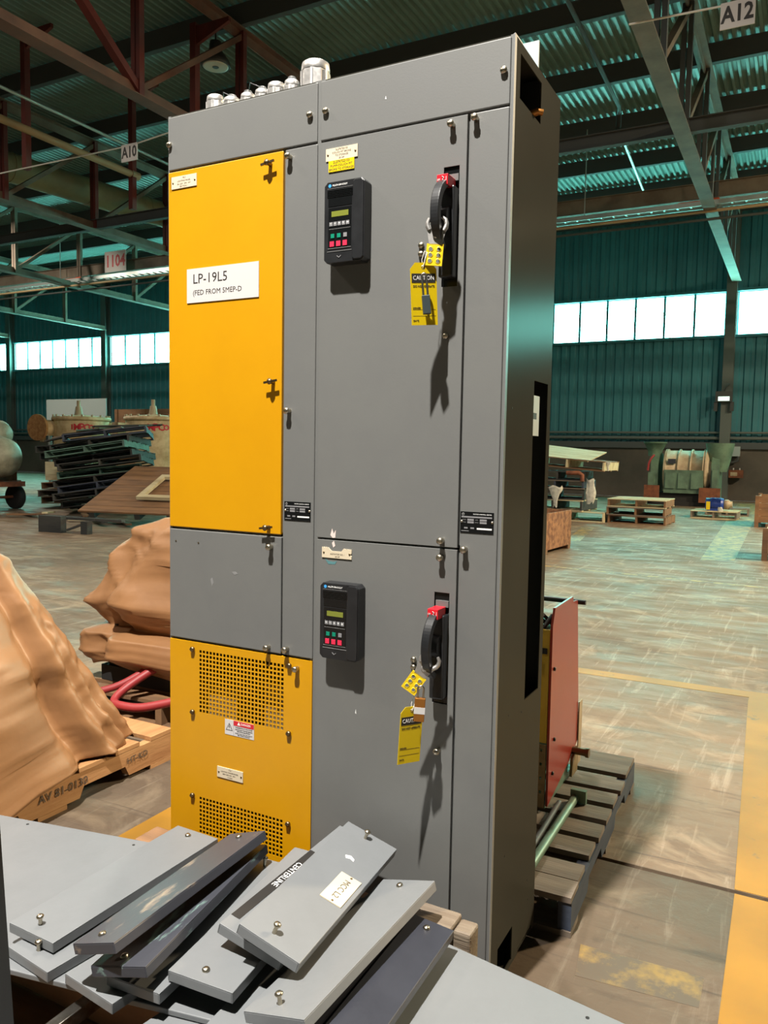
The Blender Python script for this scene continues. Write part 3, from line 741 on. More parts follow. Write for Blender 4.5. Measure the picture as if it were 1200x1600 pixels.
MB().box(.965, 1.006, .19, .195, H, 2.357).box(.965, 1.006, .19, .24, H, H + .003).build('lifting_plate', 'board_grey', cab)
MB().box(W - .006, W - .001, .01, .06, H, H + .004).build('top_seal', 'white_plastic', cab)
# cable glands on the top
def gland(x, y, r, h, cap=True):
    zb = H
    g_ = MB().cyl((x, y, zb), (x, y, zb + h * .35), r * .86, n=20).lathe((x, y, zb), [(r * .9, h * .35), (r, h * .40), (r, h * .78), (r * .92, h * .80)], 'Z', 10, False).build('cable_gland', 'aluminium', cab)
    MB().lathe((x, y, zb), [(r * .95, h * .80), (r * .98, h * .84), (r * .93, h * .97), (r * .80, h), (r * .72, h), (r * .70, h * .84)], 'Z', 20).build('gland_nut', 'aluminium', g_)
    for i in range(6):
        a = i * math.pi / 3 + .3
        MB().box(-.003, .003, r * .97, r * 1.05, h * .42, h * .78, Matrix.Translation((x, y, zb)) @ Matrix.Rotation(a, 4, 'Z')).build('gland_lug', 'aluminium', g_)
    if cap: MB().lathe((x, y, zb), [(r * .72, h * .98), (r * .5, h * 1.12), (0, h * 1.14)], 'Z', 16).build('gland_plug', 'lamp_shell', g_)
gland(.073, .12, .027, .086, False)
for x, r, h in ((.131, .024, .070), (.188, .021, .071), (.238, .021, .072), (.286, .025, .080), (.337, .021, .078)): gland(x, .12, r, h, x != .286)
gland(.397, .145, .040, .122, False)
MB().tube([(.100, .12, 2.360), (.116, .10, 2.368), (.131, .12, 2.362)], .0015, 5).tube([(.190, .12, 2.364), (.21, .10, 2.376), (.236, .12, 2.366)], .0015, 5).build('gland_wire', 'lamp_shell', cab)

# ---- lockout hasps, padlocks and tags hung on the levers
def hasp(loc, yaw, roll, lab):
    t = thing('lockout_hasp', lab, 'lockout hasp', loc, (0, roll, yaw))
    w2, hh = .019, .044
    # plate with six holes hanging below the hinge
    hs = [(sx * .0092 - .0046, sx * .0092 + .0046, z - .0046, z + .0046) for sx in (-1, 1) for z in (-.036, -.049, -.062)]
    b = MB()
    b.holed([-w2, w2], [-.072, -.024], hs, 'XZ', -.002, .002)
    b.build('hasp_plate', 'hasp_yellow', t)
    for sx in (-1, 1):
        for z in (-.036, -.049, -.062):
            MB().lathe((sx * .0092, 0, z), [(.0046, -.0022), (.0066, -.0022), (.0066, .0022), (.0046, .0022), (.0046, -.0022)], 'Y', 14).build('hole_rim', 'hasp_yellow', t)
    MB().prism([(-.014, -.026), (.014, -.026), (.022, .010), (.014, .014), (.006, .009), (-.006, .009), (-.014, .014), (-.022, .010)], 'Y', -.002, .002).build('hinge_leaf', 'aluminium', t)
    MB().lathe((0, 0, -.004), [(.008, .0028), (.008, -.0036), (.006, -.0046), (0, -.0046)], 'Y', 18).build('pivot_rivet', 'aluminium', t)
    for s_ in (-1, 1):
        pts = [(s_ * .016, 0, .006), (s_ * .0205, 0, .014), (s_ * .0215, 0, .022), (s_ * .018, 0, .031), (s_ * .010, 0, .036)]
        if s_ < 0: pts = pts[:-1]
        MB().tube(pts, [.0058, .0056, .005, .0046, .0035][:len(pts)], 8).build('jaw', 'aluminium', t)
    return t
def caution_tag(loc, rot, lab, s=1.0):
    t = thing('caution_tag', lab, 'tag', loc, rot)
    w2, h = .031, .138
    poly = [(-w2, -h), (w2, -h), (w2, -.014), (w2 - .012, 0), (-w2 + .012, 0), (-w2, -.014)]
    b = MB()
    vs = []; 
    b.prism(poly, 'Y', -.0006, .0006); b.build('card', 'tag_yellow', t)
    MB().box(-w2 + .003, w2 - .003, -.0010, -.0006, -.044, -.024).build('header_band', 'black_print', t)
    front_text('CAUTION', 0, -.0012, -.034, .0135, 'white_print', t, wide=.82)
    front_text('DO NOT OPERATE', 0, -.0009, -.052, .0066, 'black_print', t, wide=.9)
    for z in (-.104, -.118): MB().box(-w2 + .004, w2 - .004, -.0008, -.0006, z, z + .0007).build('form_line', 'black_print', t)
    front_text('SIGNED', -w2 + .004, -.0009, -.100, .0052, 'black_print', t, align='LEFT'); front_text('DATE', -w2 + .004, -.0009, -.128, .0052, 'black_print', t, align='LEFT')
    MB().lathe((0, 0, -.010), [(.003, -.0009), (.0045, -.0009), (.0045, .0009), (.003, .0009), (.003, -.0009)], 'Y', 14).build('eyelet', 'zinc', t)
    MB().tube([(0, -.001, -.010), (.004, -.003, .006), (.010, -.002, .022), (.006, .004, .026), (-.002, .002, .006), (0, .001, -.010)], .0009, 5).build('tie_wire', 'wire', t)
    return t
def padlock(loc, rot, lab, bm_, w2, h, band=True, shackle=.030):
    t = thing('padlock', lab, 'padlock', loc, rot)
    MB().box(-w2, w2, -.0065, .0065, -h, 0).build('lock_body', bm_, t, bevel=.0015)
    k = w2 * .55
    pts = [(-k, 0, -.004), (-k, 0, shackle * .7)] + [(k * -math.cos(R(a)), 0, shackle * .7 + k * math.sin(R(a))) for a in (30, 60, 90, 120, 150)] + [(k, 0, shackle * .7), (k, 0, -.004)]
    MB().tube(pts, .0026, 8).build('shackle', 'steel', t)
    if band: MB().box(-w2 - .0004, w2 + .0004, -.0070, .0070, -h * .66, -h * .38).build('paper_band', 'white_plastic', t)
hasp((.864, -.070, 1.855), R(20), R(4), 'silver and yellow six-hole lockout hasp hooked on the upper disconnect lever')
hasp((.862, -.074, .862), R(20), R(34), 'silver and yellow six-hole lockout hasp swung out on the lower disconnect lever')
caution_tag((.838, -.082, 1.790), (R(3), R(-4), R(42)), 'yellow caution tag hanging from the upper lockout hasp')
caution_tag((.833, -.080, .764), (R(2), R(2), R(58)), 'yellow caution tag hanging from the lower lockout hasp beside a brass padlock')
padlock((.850, -.090, 1.715), (0, R(-6), R(30)), 'dark padlock with a long shackle hanging over the upper caution tag', 'lock_grey', .009, .042, False, .062)
padlock((.857, -.088, .791), (0, R(3), R(25)), 'brass padlock with a white band hanging from the lower lockout hasp', 'brass', .0125, .056, True, .030)

# ================================================================== PALLETS
PCACHE = {}
def pmesh(key, fn, m):
    k = (key, m)
    if k not in PCACHE:
        me = fn().mesh(key[0]); me.materials.append(MATS[m]); PCACHE[k] = me
    return PCACHE[k]
def pallet(loc, rot, lab, lx=1.2, ly=1.0, h=.135, nb=7, wood='wood_grey', side=None, notch=False, missing=(), group=None, bw=None, bottom=True, lead=False):
    """deck boards run along x, stringers along y"""
    t = thing('wooden_pallet', lab, 'pallet', loc, rot, group)
    side = side or wood
    bt = .017
    bw = bw or ly / nb * .72
    bmesh_ = pmesh(('deck_board', lx, bw, bt), lambda: MB().box(-lx / 2, lx / 2, -bw / 2, bw / 2, -bt, 0), wood)
    ys = [-ly / 2 + bw / 2 + i * (ly - bw) / (nb - 1) for i in range(nb)]
    if lead: ys = [ys[0], ys[0] + bw * 1.04] + ys[2:-2] + [ys[-1] - bw * 1.04, ys[-1]]
    for i, y in enumerate(ys):
        if i in missing: continue
        link('deck_board', bmesh_, t, loc=(random.uniform(-.006, .006), y, h + random.uniform(-.001, .001)), rot=(0, 0, random.uniform(-.006, .006)))
    z0 = bt + .001 if bottom else 0
    def stringer():
        zt = h - bt - .002; b_ = MB(); y0, y1 = -ly / 2 + .005, ly / 2 - .005
        if notch:
            q = []; 
            for a, c in ((-.30, -.10), (.10, .30)):
                q += [(a * ly, z0), (a * ly + .02, z0 + .042), (c * ly - .02, z0 + .042), (c * ly, z0)]
            b_.prism([(y0, z0)] + q + [(y1, z0), (y1, zt), (y0, zt)], 'X', -.019, .019)
        else: b_.box(-.019, .019, y0, y1, z0, zt)
        return b_
    sm_ = pmesh(('stringer', ly, h, notch), stringer, side)
    for x in (-lx / 2 + .02, 0, lx / 2 - .02): link('stringer', sm_, t, loc=(x, 0, 0))
    if bottom:
        for y in (-ly / 2 + bw / 2, 0, ly / 2 - bw / 2): link('bottom_board', bmesh_, t, loc=(0, y, bt))
    return t
# behind the cabinet on the right
pallet((.565, .974, 0), (0, 0, R(1.8)), 'navy-sided pallet on the floor behind the cabinet, under the red unit', 1.05, 1.16, .118, 9, 'wood_grey', 'wood_navy', True, bw=.098, lead=True)

# ---- red and yellow draw-out unit standing on that pallet
PZ = .120
ru = thing('breaker_unit', 'electrical unit with red side sheet and yellow front standing behind the cabinet', 'electrical unit', (.60, 1.1, PZ))
ox, oy, oz = .60, 1.1, PZ
def RB(): return MB()
MB().prism([(.905 - oy, .135 - oz), (.900 - oy, .775 - oz), (.925 - oy, .835 - oz), (1.165 - oy, .838 - oz), (1.17 - oy, .818 - oz), (1.235 - oy, .812 - oz), (1.325 - oy, .250 - oz), (1.20 - oy, .205 - oz)], 'X', .885 - ox, .893 - ox).build('red_side_sheet', 'red_paint', ru)
MB().box(.35 - ox, .882 - ox, .905 - oy, .911 - oy, .36 - oz, .76 - oz).build('yellow_front', 'yellow_dull', ru)
MB().holed([.35 - ox, .882 - ox], [.13 - oz, .355 - oz], [(.862 - ox, .870 - ox, z - oz, z + .010 - oz) for z in (.18, .23, .28, .33)], 'XZ', .900 - oy, .906 - oy).build('bracket_plate', 'tan_metal', ru)
MB().box(.35 - ox, .88 - ox, .92 - oy, 1.31 - oy, 0, .02).box(.35 - ox, .37 - ox, .92 - oy, 1.31 - oy, .02, .55).box(.37 - ox, .86 - ox, 1.28 - oy, 1.31 - oy, .02, .60).build('base_frame', 'green_metal', ru)
MB().box(.40 - ox, .88 - ox, .93 - oy, 1.20 - oy, .735 - oz, .745 - oz).build('top_sheet', 'green_metal', ru)
MB().box(.845 - ox, .875 - ox, .902 - oy, .905 - oy, .675 - oz, .695 - oz).build('front_slot', 'dark_gap', ru)
MB().box(.825 - ox, .848 - ox, .895 - oy, .905 - oy, .62 - oz, .66 - oz).build('front_catch', 'green_metal', ru)
MB().cyl((.56 - ox, 1.27 - oy, .80 - oz), (.915 - ox, 1.27 - oy, .80 - oz), .010, n=10).build('top_bar', 'black_plastic', ru)
b = MB()
for i in range(3): b.tube([(.78 - ox + i * .03, .95 - oy, .745 - oz), (.80 - ox + i * .03, 1.0 - oy, .790 - oz), (.83 - ox + i * .02, 1.06 - oy, .745 - oz)], .008, 8)
b.build('cable_loop', 'rubber', ru)
MB().box(.80 - ox, .83 - ox, .96 - oy, .985 - oy, .745 - oz, .80 - oz).box(.74 - ox, .78 - ox, 1.04 - oy, 1.12 - oy, .745 - oz, .785 - oz).build('terminal_block', 'black_plastic', ru)
MB().cyl((.88 - ox, 1.235 - oy, .228 - oz), (.955 - ox, 1.235 - oy, .228 - oz), .014, n=12).cyl((.945 - ox, 1.235 - oy, .228 - oz), (.957 - ox, 1.235 - oy, .228 - oz), .018, n=12).build('axle_pin', 'bronze_screw', ru)
MB().prism([(1.20 - oy, .21 - oz), (1.27 - oy, .235 - oz), (1.275 - oy, .02), (1.19 - oy, .02)], 'X', .895 - ox, .905 - ox).build('foot_plate', 'tan_metal', ru)
MB().box(.895 - ox, .899 - ox, 1.30 - oy, 1.345 - oy, .15 - oz, .40 - oz).build('rear_flange', 'machine_beige', ru)
MB().prism([(.92 - oy, .02), (1.19 - oy, .02), (1.19 - oy, .075), (.92 - oy, .015 + .03)], 'X', .884 - ox, .888 - ox).build('glass_strip', 'green_metal', ru)
for y, z in ((.93, .62), (.96, .36), (.95, .24)): MB().lathe((.893 - ox, y - oy, z - oz), [(.007, 0), (.007, .006), (0, .007)], 'X', 8).build('bolt', 'black_plastic', ru)
rd = thing('steel_rod', 'green-white painted steel rod lying on the pallet boards beside the red unit', 'rod', (.965, .80, .119))
MB().tube([(.0, -.33, .020), (-.003, .22, .020)], .014, 10).build('rod_bar', 'green_metal', rd)
MB().box(-.02, .035, .215, .235, .003, .050).build('rod_clevis', 'green_metal', rd)
MB().tube([(-.03, -.30, .016), (-.045, .16, .016)], .010, 8).build('thin_bar', 'pipe_dark', rd)

# ================================================================== FOREGROUND: sheets and pile of covers
pallet((.42, -.45, 0), (0, 0, 0), 'wooden pallet under the pile of grey covers in the foreground', 1.45, .72, .135, 6, 'wood_brown')
def timber(x0, x1, y0, y1, z0, z1, m, lab):
    o = MB().box(x0, x1, y0, y1, z0, z1).build('timber_block', m, bevel=.006); return tag(recentre(o), lab, 'timber')
timber(.02, .74, -.165, -.075, .138, .272, 'wood_brown', 'brown timber bearer along the cabinet foot behind the pile of covers')
timber(.76, .975, -.165, -.085, .138, .300, 'weathered_timber', 'weathered grey timber block at the right end of the pile against the cabinet')
timber(.978, 1.02, -.150, -.095, .138, .295, 'weathered_timber', 'short weathered timber end beside the longer block by the cabinet')
timber(-.28, 1.12, -.60, -.53, .138, .266, 'wood_brown', 'brown timber bearer under the front edge of the grey sheets')
o = MB().box(.386, .412, -.765, -.612, .225, .256).build('steel_bar', 'steel', bevel=.002); tag(recentre(o), 'bare steel bar poking out under the left grey sheet', 'steel bar')
def sheet(c, yaw, lx, ly, z, t, lab, holes=()):
    th = thing('cabinet_door_sheet', lab, 'sheet metal', (c[0], c[1], z - t), (0, 0, R(yaw)))
    MB().box(-lx / 2, lx / 2, -ly / 2, ly / 2, 0, t).build('sheet_face', 'panel_grey', th, bevel=.002)
    for x, y in holes: MB().cyl((x, y, t - .001), (x, y, t + .0006), .004, n=10).build('screw_hole', 'dark_gap', th)
    return th
sheet((-.170, -.520), 11, 1.66, .545, .294, .012, 'large grey door sheet lying flat at left under the covers', ((.30, .245), (-.05, .250), (.25, -.255)))
sheet((1.19, -.615), -8.8, 1.20, .80, .280, .013, 'large grey door sheet lying flat at lower right under the covers', ((.06, .37), (.36, .375)))
# loose wireway covers: (name, centre of top face, yaw/pitch/roll, width, length, material, label, screws)
def cover(c, ypr, wd, ln, m, lab, screws=(1, 1), th=.022, sm='zinc', tall=True):
    M = Matrix.Rotation(R(ypr[0]), 4, 'Z') @ Matrix.Rotation(R(ypr[1]), 4, 'X') @ Matrix.Rotation(R(ypr[2]), 4, 'Y')
    t = thing('wireway_cover_panel', lab, 'metal panel')
    t.matrix_world = Matrix.Translation(c) @ M
    # folded sheet tray: face plus four lips
    w2, l2, s_ = wd / 2, ln / 2, .0022
    MB().box(-w2, w2, -l2, l2, -s_, 0).box(-w2, -w2 + s_, -l2, l2, -th, -s_).box(w2 - s_, w2, -l2, l2, -th, -s_) \
        .box(-w2 + s_, w2 - s_, -l2, -l2 + s_, -th, -s_).box(-w2 + s_, w2 - s_, l2 - s_, l2, -th, -s_).build('folded_face', m, t, bevel=.0016)
    for k, sy in enumerate((-1, 1)):
        if not screws[k]: continue
        tl = screws[k] == 1
        me = pmesh(('cover_screw', tl), lambda: MB().cyl((0, 0, 0), (0, 0, .018 if tl else .001), .004, n=10).lathe((0, 0, .018 if tl else .001), [(.0075, -.001), (.008, .002), (.005, .005), (0, .0055)], 'Z', 12), sm)
        link('cover_screw', me, t, loc=(-w2 * .1, sy * (l2 - .030), 0), rot=(R(random.uniform(-8, 8)), R(random.uniform(-8, 8)), 0))
    return t
cover((.300, -.452, .318), (-6.5, 0, 0), .140, .505, 'panel_grey', 'grey cover panel at far left, just under the leftmost top panel', (1, 0))
cover((.243, -.415, .346), (-1.4, .4, 0), .140, .505, 'panel_grey', 'light grey cover panel lying on top at the far left of the pile', (1, 2))
cover((.475, -.452, .317), (-6.6, 0, 0), .150, .505, 'panel_grey', 'grey cover panel whose corner peeks out beneath the dark scuffed panels', (0, 0))
cover((.520, -.425, .341), (4.0, 0, 0), .128, .505, 'panel_grey', 'grey cover panel lying just right of the two dark scuffed panels', (0, 1))
cover((.480, -.452, .382), (10.0, -1.0, -12), .125, .505, 'panel_scuffed_green', 'dark scuffed cover panel with a green scrape, the lower of the dark pair', (2, 0))
cover((.462, -.462, .421), (3.0, -1.0, -17), .108, .508, 'panel_scuffed', 'dark scuffed cover panel with tan scrapes, the upper of the dark pair', (2, 2))
cover((.640, -.382, .366), (5.8, .5, 2), .145, .505, 'panel_grey', 'grey cover panel in the middle of the pile, left of the strip panel', (2, 0))
cover((.770, -.420, .316), (3.0, 0, 0), .150, .505, 'panel_grey', 'grey cover panel at the bottom of the pile beneath the tilted front panel', (0, 0))
p6 = cover((.700, -.290, .396), (2.5, -2, 13), .150, .503, 'panel_grey', 'grey cover panel with a black lettered strip, under the MCC L2 panel', (0, 0))
MB().box(-.073, -.052, -.215, .10, .0002, .0008).build('black_strip', 'black_print', p6)
text('CENTERLINE', .020, 'white_print', p6, Matrix.Translation((-.062, -.02, .0011)) @ Matrix.Rotation(R(-90), 4, 'Z'))
l2 = cover((.746, -.310, .422), (5.8, -2.2, 18.4), .140, .504, 'panel_grey', 'grey cover panel with the MCC L2 nameplate on top of the pile', (1, 1))
pl = MB().box(.008, .060, -.055, .055, .0002, .0025).build('nameplate', 'cream_plastic', l2)
text('MCC L2', .021, 'brown_print', pl, Matrix.Translation((.034, 0, .0027)) @ Matrix.Rotation(R(-90), 4, 'Z'))
for yy in (-.049, .049): MB().lathe((.036, yy, .0025), [(.003, 0), (.0025, .0012), (0, .0015)], 'Z', 10).build('plate_screw', 'bronze_screw', pl)
MB().prism([(-.014, .120), (-.002, .128), (.010, .121), (.012, .112), (.002, .116), (-.008, .110)], 'Z', .0002, .0007).build('paint_scrape', 'white_print', l2)
cover((.856, -.400, .378), (-2.0, .4, -15), .138, .505, 'panel_grey', 'long grey cover panel tilted at the front right of the pile', (1, 2))
cover((.866, -.470, .330), (1.5, 0, -3), .130, .505, 'panel_dark', 'dark slate cover panel half hidden beneath the tilted front panel', (0, 0))
cover((.962, -.462, .340), (1.0, 0, 6), .095, .505, 'panel_dark', 'dark slate cover panel at the right end of the pile on the sheet', (0, 2))
# black upright at the left edge, close to the viewer
t = thing('steel_upright', 'black steel upright at the lower left corner of the picture', 'post', (.607, -1.0, 0), (0, R(-4.2), 0))
MB().box(-.055, .055, -.004, .004, 0, 1.0).box(.047, .055, -.06, -.004, 0, 1.0).build('angle_post', 'black_gloss', t)
MB().box(-.08, .08, -.10, .06, 0, .008).build('foot_plate', 'black_gloss', t)

# ================================================================== TARPED MACHINES (left)
def smooth(a, b, x): x = max(0, min(1, (x - a) / (b - a))); return x * x * (3 - 2 * x)
def loft_tarp(name, lab, loc, rings, seed, folds, m='tarp_brown', nseg=190, nlev=84, amp=.035, hem=.03, drop=0.0):
    """rings: list of (z, x0, x1, y0, y1) from the hem to the top; a cover lofted through them with folds and wrinkles"""
    t = thing(name, lab, 'tarpaulin', loc)
    def ring(u):
        k = u * (len(rings) - 1); i = min(int(k), len(rings) - 2); f = k - i
        return [a + (b - a) * f for a, b in zip(rings[i], rings[i + 1])]
    vs = []
    sd = Vector((seed * 3.1, seed * 1.7, seed * 5.3))
    for j in range(nlev):
        u = j / (nlev - 1); z, x0, x1, y0, y1 = ring(u)
        cx, cy, hx, hy = (x0 + x1) / 2, (y0 + y1) / 2, (x1 - x0) / 2, (y1 - y0) / 2
        for i in range(nseg):
            a = 2 * math.pi * i / nseg
            c, s_ = math.cos(a), math.sin(a); e = .42
            px = hx * math.copysign(abs(c) ** e, c); py = hy * math.copysign(abs(s_) ** e, s_)
            k = 1.0
            for (fa, fw, fd, fz0, fz1) in folds:
                d = (a - R(fa) + math.pi) % (2 * math.pi) - math.pi
                k += fd * math.exp(-(d / R(fw)) ** 2) * (1 - smooth(fz0, fz1, u))
            p = Vector((cx + px * k, cy + py * k, z))
            q = Vector((p.x * 2.2, p.y * 2.2, p.z * 3.0)) + sd
            d1 = noise.fractal(q, 1.0, 2.0, 3)
            rg = abs(noise.noise(Vector((p.x * 5, p.y * 5, p.z * 7 + p.x * 3)) + sd)); rg = (1 - rg * 2.2)
            d2 = noise.fractal(q * 3.3, 1.0, 2.0, 3)
            dg = Vector((p.x * 2.4 + p.z * 1.9, p.y * 2.4 - p.z * 1.6, p.z * 2.6)) + sd * 1.3
            cr = 0.0
            for fq, wt in ((1.0, .60), (2.3, .34), (4.6, .17)):
                v_ = abs(noise.noise(dg * fq + d1 * Vector((.35, .2, .3)))); cr += wt * (1 - min(1, v_ * 3.2)) ** 2
            out = Vector((px, py, 0)).normalized()
            p += out * (amp * d1 + amp * .85 * cr + amp * .2 * d2)
            if drop and u < .30:
                k2 = drop * (1 - smooth(-.30, .22, p.y)) * (1 - u / .30)
                p.z -= k2; p += out * k2 * .25
            p.z += amp * .45 * d1 * (1 if u > .5 else .4)
            if j == 0: p.z += hem * noise.noise(Vector((a * 2.4, seed, 0)))
            vs.append(p)
    fs = [(j * nseg + i, j * nseg + (i + 1) % nseg, (j + 1) * nseg + (i + 1) % nseg, (j + 1) * nseg + i) for j in range(nlev - 1) for i in range(nseg)]
    top = sum(vs[-nseg:], Vector()) / nseg + Vector((0, 0, .015)); vs.append(top); k = len(vs) - 1
    fs += [((nlev - 1) * nseg + i, (nlev - 1) * nseg + (i + 1) % nseg, k) for i in range(nseg)]
    L = Vector(loc)
    b = MB(); b.add([v - L for v in vs], fs, True)
    o = b.build('tarp_sheet', m, t)
    so = o.modifiers.new('thick', 'SOLIDIFY'); so.thickness = .003; so.offset = -1
    return t
tp1 = loft_tarp('tarpaulin_cover', 'brown tarpaulin draped over a machine on the near left pallet', (-1.35, .05, .14),
          [(.145, -1.97, -.735, -.50, .70), (.30, -1.95, -.75, -.48, .585), (.55, -1.9, -.82, -.42, .44), (.78, -1.85, -.90, -.36, .33), (.93, -1.8, -.98, -.30, .26), (.985, -1.72, -1.06, -.22, .20)],
          3, [(9, 5, -.13, .6, .98), (-3, 7, .06, .5, .95), (28, 6, -.05, .3, .8), (60, 10, .05, .2, .7), (45, 5, -.05, .1, .5), (-35, 8, -.06, .3, .9)], drop=.11, amp=.028)
MB().lathe((.60, -.13, .040), [(.010, 0), (.016, 0), (.016, .004), (.010, .004), (.010, 0)], 'X', 16).build('eyelet', 'brass', tp1)
pt = pallet((-1.37, .20, 0), (0, 0, 0), 'new pine pallet with a stencilled number under the near tarpaulin', 1.22, 1.25, .138, 7, 'wood_new', 'wood_new', True)
sd = text('AV 81-0130', .046, 'brown_print', pt, Matrix.Translation((.6125, .05, .080)) @ Matrix.Rotation(R(90), 4, 'Z') @ Matrix.Rotation(R(90), 4, 'X'), name='stencil')
text('HT-KD', .038, 'brown_print', pt, Matrix.Translation((.6125, .42, .080)) @ Matrix.Rotation(R(90), 4, 'Z') @ Matrix.Rotation(R(90), 4, 'X'), name='stencil')
loft_tarp('tarpaulin_cover', 'brown tarpaulin bundled over a second machine behind, beside the cabinet', (-1.15, 1.65, .2),
          [(.24, -1.66, -.55, 1.16, 2.1), (.30, -1.76, -.50, 1.10, 2.15), (.40, -1.72, -.52, 1.13, 2.1), (.43, -1.62, -.56, 1.22, 2.05), (.56, -1.72, -.55, 1.14, 2.1), (.80, -1.60, -.60, 1.22, 2.0), (.94, -1.48, -.64, 1.27, 1.95), (1.0, -1.36, -.74, 1.36, 1.85)],
          9, [(230, 9, .05, .6, 1), (250, 8, -.07, .5, 1), (265, 7, .06, .5, 1), (285, 8, -.05, .5, 1), (300, 8, .05, .4, .9), (200, 10, -.05, .6, 1)], amp=.05)
pallet((-1.12, 1.62, 0), (0, 0, R(4)), 'worn pallet under the second tarpaulin bundle beside the cabinet', 1.25, 1.1, .135, 7, 'wood_brown')
t = thing('machine_base', 'dark machine skid under the second tarpaulin with red hoses hanging out', 'machine', (-1.1, 1.62, .137))
MB().box(-.50, .5, -.42, .42, 0, .08).box(-.40, .45, -.35, .35, .08, .50).box(-.46, -.40, -.40, -.34, .02, .30).box(.30, .36, -.40, -.34, .02, .30).build('skid_frame', 'rubber', t)
def curve_pts(ps, k=6):
    ps = [Vector(p) for p in ps]; out = []
    for i in range(len(ps) - 1):
        a, b, c, d = ps[max(i - 1, 0)], ps[i], ps[i + 1], ps[min(i + 2, len(ps) - 1)]
        for j in range(k):
            t_ = j / k
            out.append(.5 * ((2 * b) + (c - a) * t_ + (2 * a - 5 * b + 4 * c - d) * t_ ** 2 + (3 * b - a - 3 * c + d) * t_ ** 3))
    return out + [ps[-1]]
hz = thing('red_hose', 'red rubber hose looped on the pallet below the second tarpaulin', 'hose', (-1.1, 1.05, .14))
MB().tube(curve_pts([(.22, -.06, .055), (.08, -.14, .022), (-.03, -.17, .022), (-.10, -.14, .022), (-.115, -.08, .05), (-.07, .02, .11), (.0, .12, .17), (.05, .18, .20)]), .020, 12).build('hose_tube', 'hose_red', hz)
MB().tube(curve_pts([(-.29, -.10, .021), (-.20, -.03, .05), (-.13, .05, .10), (-.06, .15, .17)]), .018, 12).build('hose_tube', 'hose_red', hz)

# ================================================================== BACKGROUND RIGHT
def osb_box(x0, x1, y0, y1, h, lab, m='osb', yaw=0):
    cx, cy = (x0 + x1) / 2, (y0 + y1) / 2
    t = thing('plywood_crate', lab, 'crate', (cx, cy, 0), (0, 0, R(yaw)))
    a, c = (x1 - x0) / 2, (y1 - y0) / 2; s_ = .02
    MB().box(-a, a, -c, -c + s_, .06, h).build('crate_side', m, t); MB().box(-a, a, c - s_, c, .06, h).build('crate_side', m, t)
    MB().box(-a, -a + s_, -c + s_, c - s_, .06, h).build('crate_side', m, t); MB().box(a - s_, a, -c + s_, c - s_, .06, h).build('crate_side', m, t)
    MB().box(-a + s_, a - s_, -c + s_, c - s_, .06, .08).build('crate_floor', m, t)
    for yy in (-c + .06, c - .06): MB().box(-a, a, yy - .05, yy + .05, 0, .06).build('crate_skid', 'wood_brown', t)
    for sx in (-1, 1): MB().box(sx * a - .02, sx * a + .02, -c - .015, -c, .06, h).build('corner_batten', 'wood_brown', t)
    return t
osb_box(-2.38, -1.33, 8.60, 9.66, .56, 'open chipboard crate standing on the floor right behind the cabinet', yaw=-4)
def slat_crate(x0, x1, y0, y1, h, lab, m):
    cx, cy = (x0 + x1) / 2, (y0 + y1) / 2; a, c = (x1 - x0) / 2, (y1 - y0) / 2
    t = thing('slatted_crate', lab, 'crate', (cx, cy, 0))
    n = 4
    for i in range(n):
        z0 = .10 + i * (h - .10) / n; z1 = z0 + (h - .10) / n * .88
        MB().box(-a, a, -c, -c + .025, z0, z1).build('slat', m, t); MB().box(-a, -a + .025, -c + .03, c - .03, z0, z1).build('slat', m, t)
        MB().box(-a, a, c - .025, c, z0, z1).build('slat', m, t)
    for sx in (-1, 1):
        for sy in (-1, 1): MB().box(sx * a - .04 - .03 * (sx > 0), sx * a + .03, sy * c - .04, sy * c + .04, 0, h).build('corner_post', 'wood_brown', t)
    MB().box(-a, a, -c + .03, c - .03, .10, .13).build('crate_floor', 'wood_dark', t)
slat_crate(.90, 1.75, 15.2, 16.4, .62, 'brown slatted timber crate at the right edge in the distance', 'wood_brown')
slat_crate(1.25, 2.1, 9.8, 10.6, .43, 'pale timber crate just entering at the right edge, nearer than the brown one', 'wood_pale')
for i in range(3):
    pallet((-1.22 + (.02, -.03, .0)[i], 14.85, .165 * i), (0, 0, R((-2, 1, -1)[i])), ('bottom', 'middle', 'top')[i] + ' pallet of the short three-pallet stack in front of the green machine', 1.12, 1.05, .160, 7, ('wood_brown', 'wood_grey', 'wood_pale')[i], 'wood_brown')
# junk stack left of it
JX = -2.75
jl = ('lowest pale pallet', 'second pallet, dark and long', 'third pallet from the floor', 'fourth pallet, navy sided')
pallet((JX + .15, 14.75, 0), (0, 0, R(3)), 'lowest pale pallet of the junk stack right of the cabinet', 1.5, 1.1, .20, 6, 'wood_pale', 'wood_pale')
pallet((JX - .1, 14.75, .205), (0, 0, R(-4)), 'second pallet up in the junk stack right of the cabinet', 1.25, 1.05, .22, 6, 'wood_pale', 'wood_dark')
pallet((JX - .15, 14.75, .43), (0, 0, R(6)), 'third pallet up in the junk stack right of the cabinet, dark', 1.2, 1.05, .22, 6, 'wood_dark')
pallet((JX - .1, 14.75, .655), (0, 0, R(0)), 'fourth pallet up in the junk stack right of the cabinet, navy sided', 1.2, 1.05, .17, 6, 'wood_grey', 'wood_navy')
pallet((JX - .1, 14.75, .830), (0, 0, R(5)), 'fifth pallet up in the junk stack right of the cabinet', 1.15, 1.05, .18, 6, 'wood_dark')
pallet((JX + .15, 14.8, 1.075), (0, R(4), R(-3)), 'tilted brown skid of slats near the top of the junk stack', 1.55, 1.1, .20, 9, 'wood_brown', 'wood_pale')
t = thing('plywood_sheet', 'pale boarded sheet leaning on top of the junk stack right of the cabinet', 'plywood', (JX - .35, 15.0, 1.40), (R(9), R(6), R(-4)))
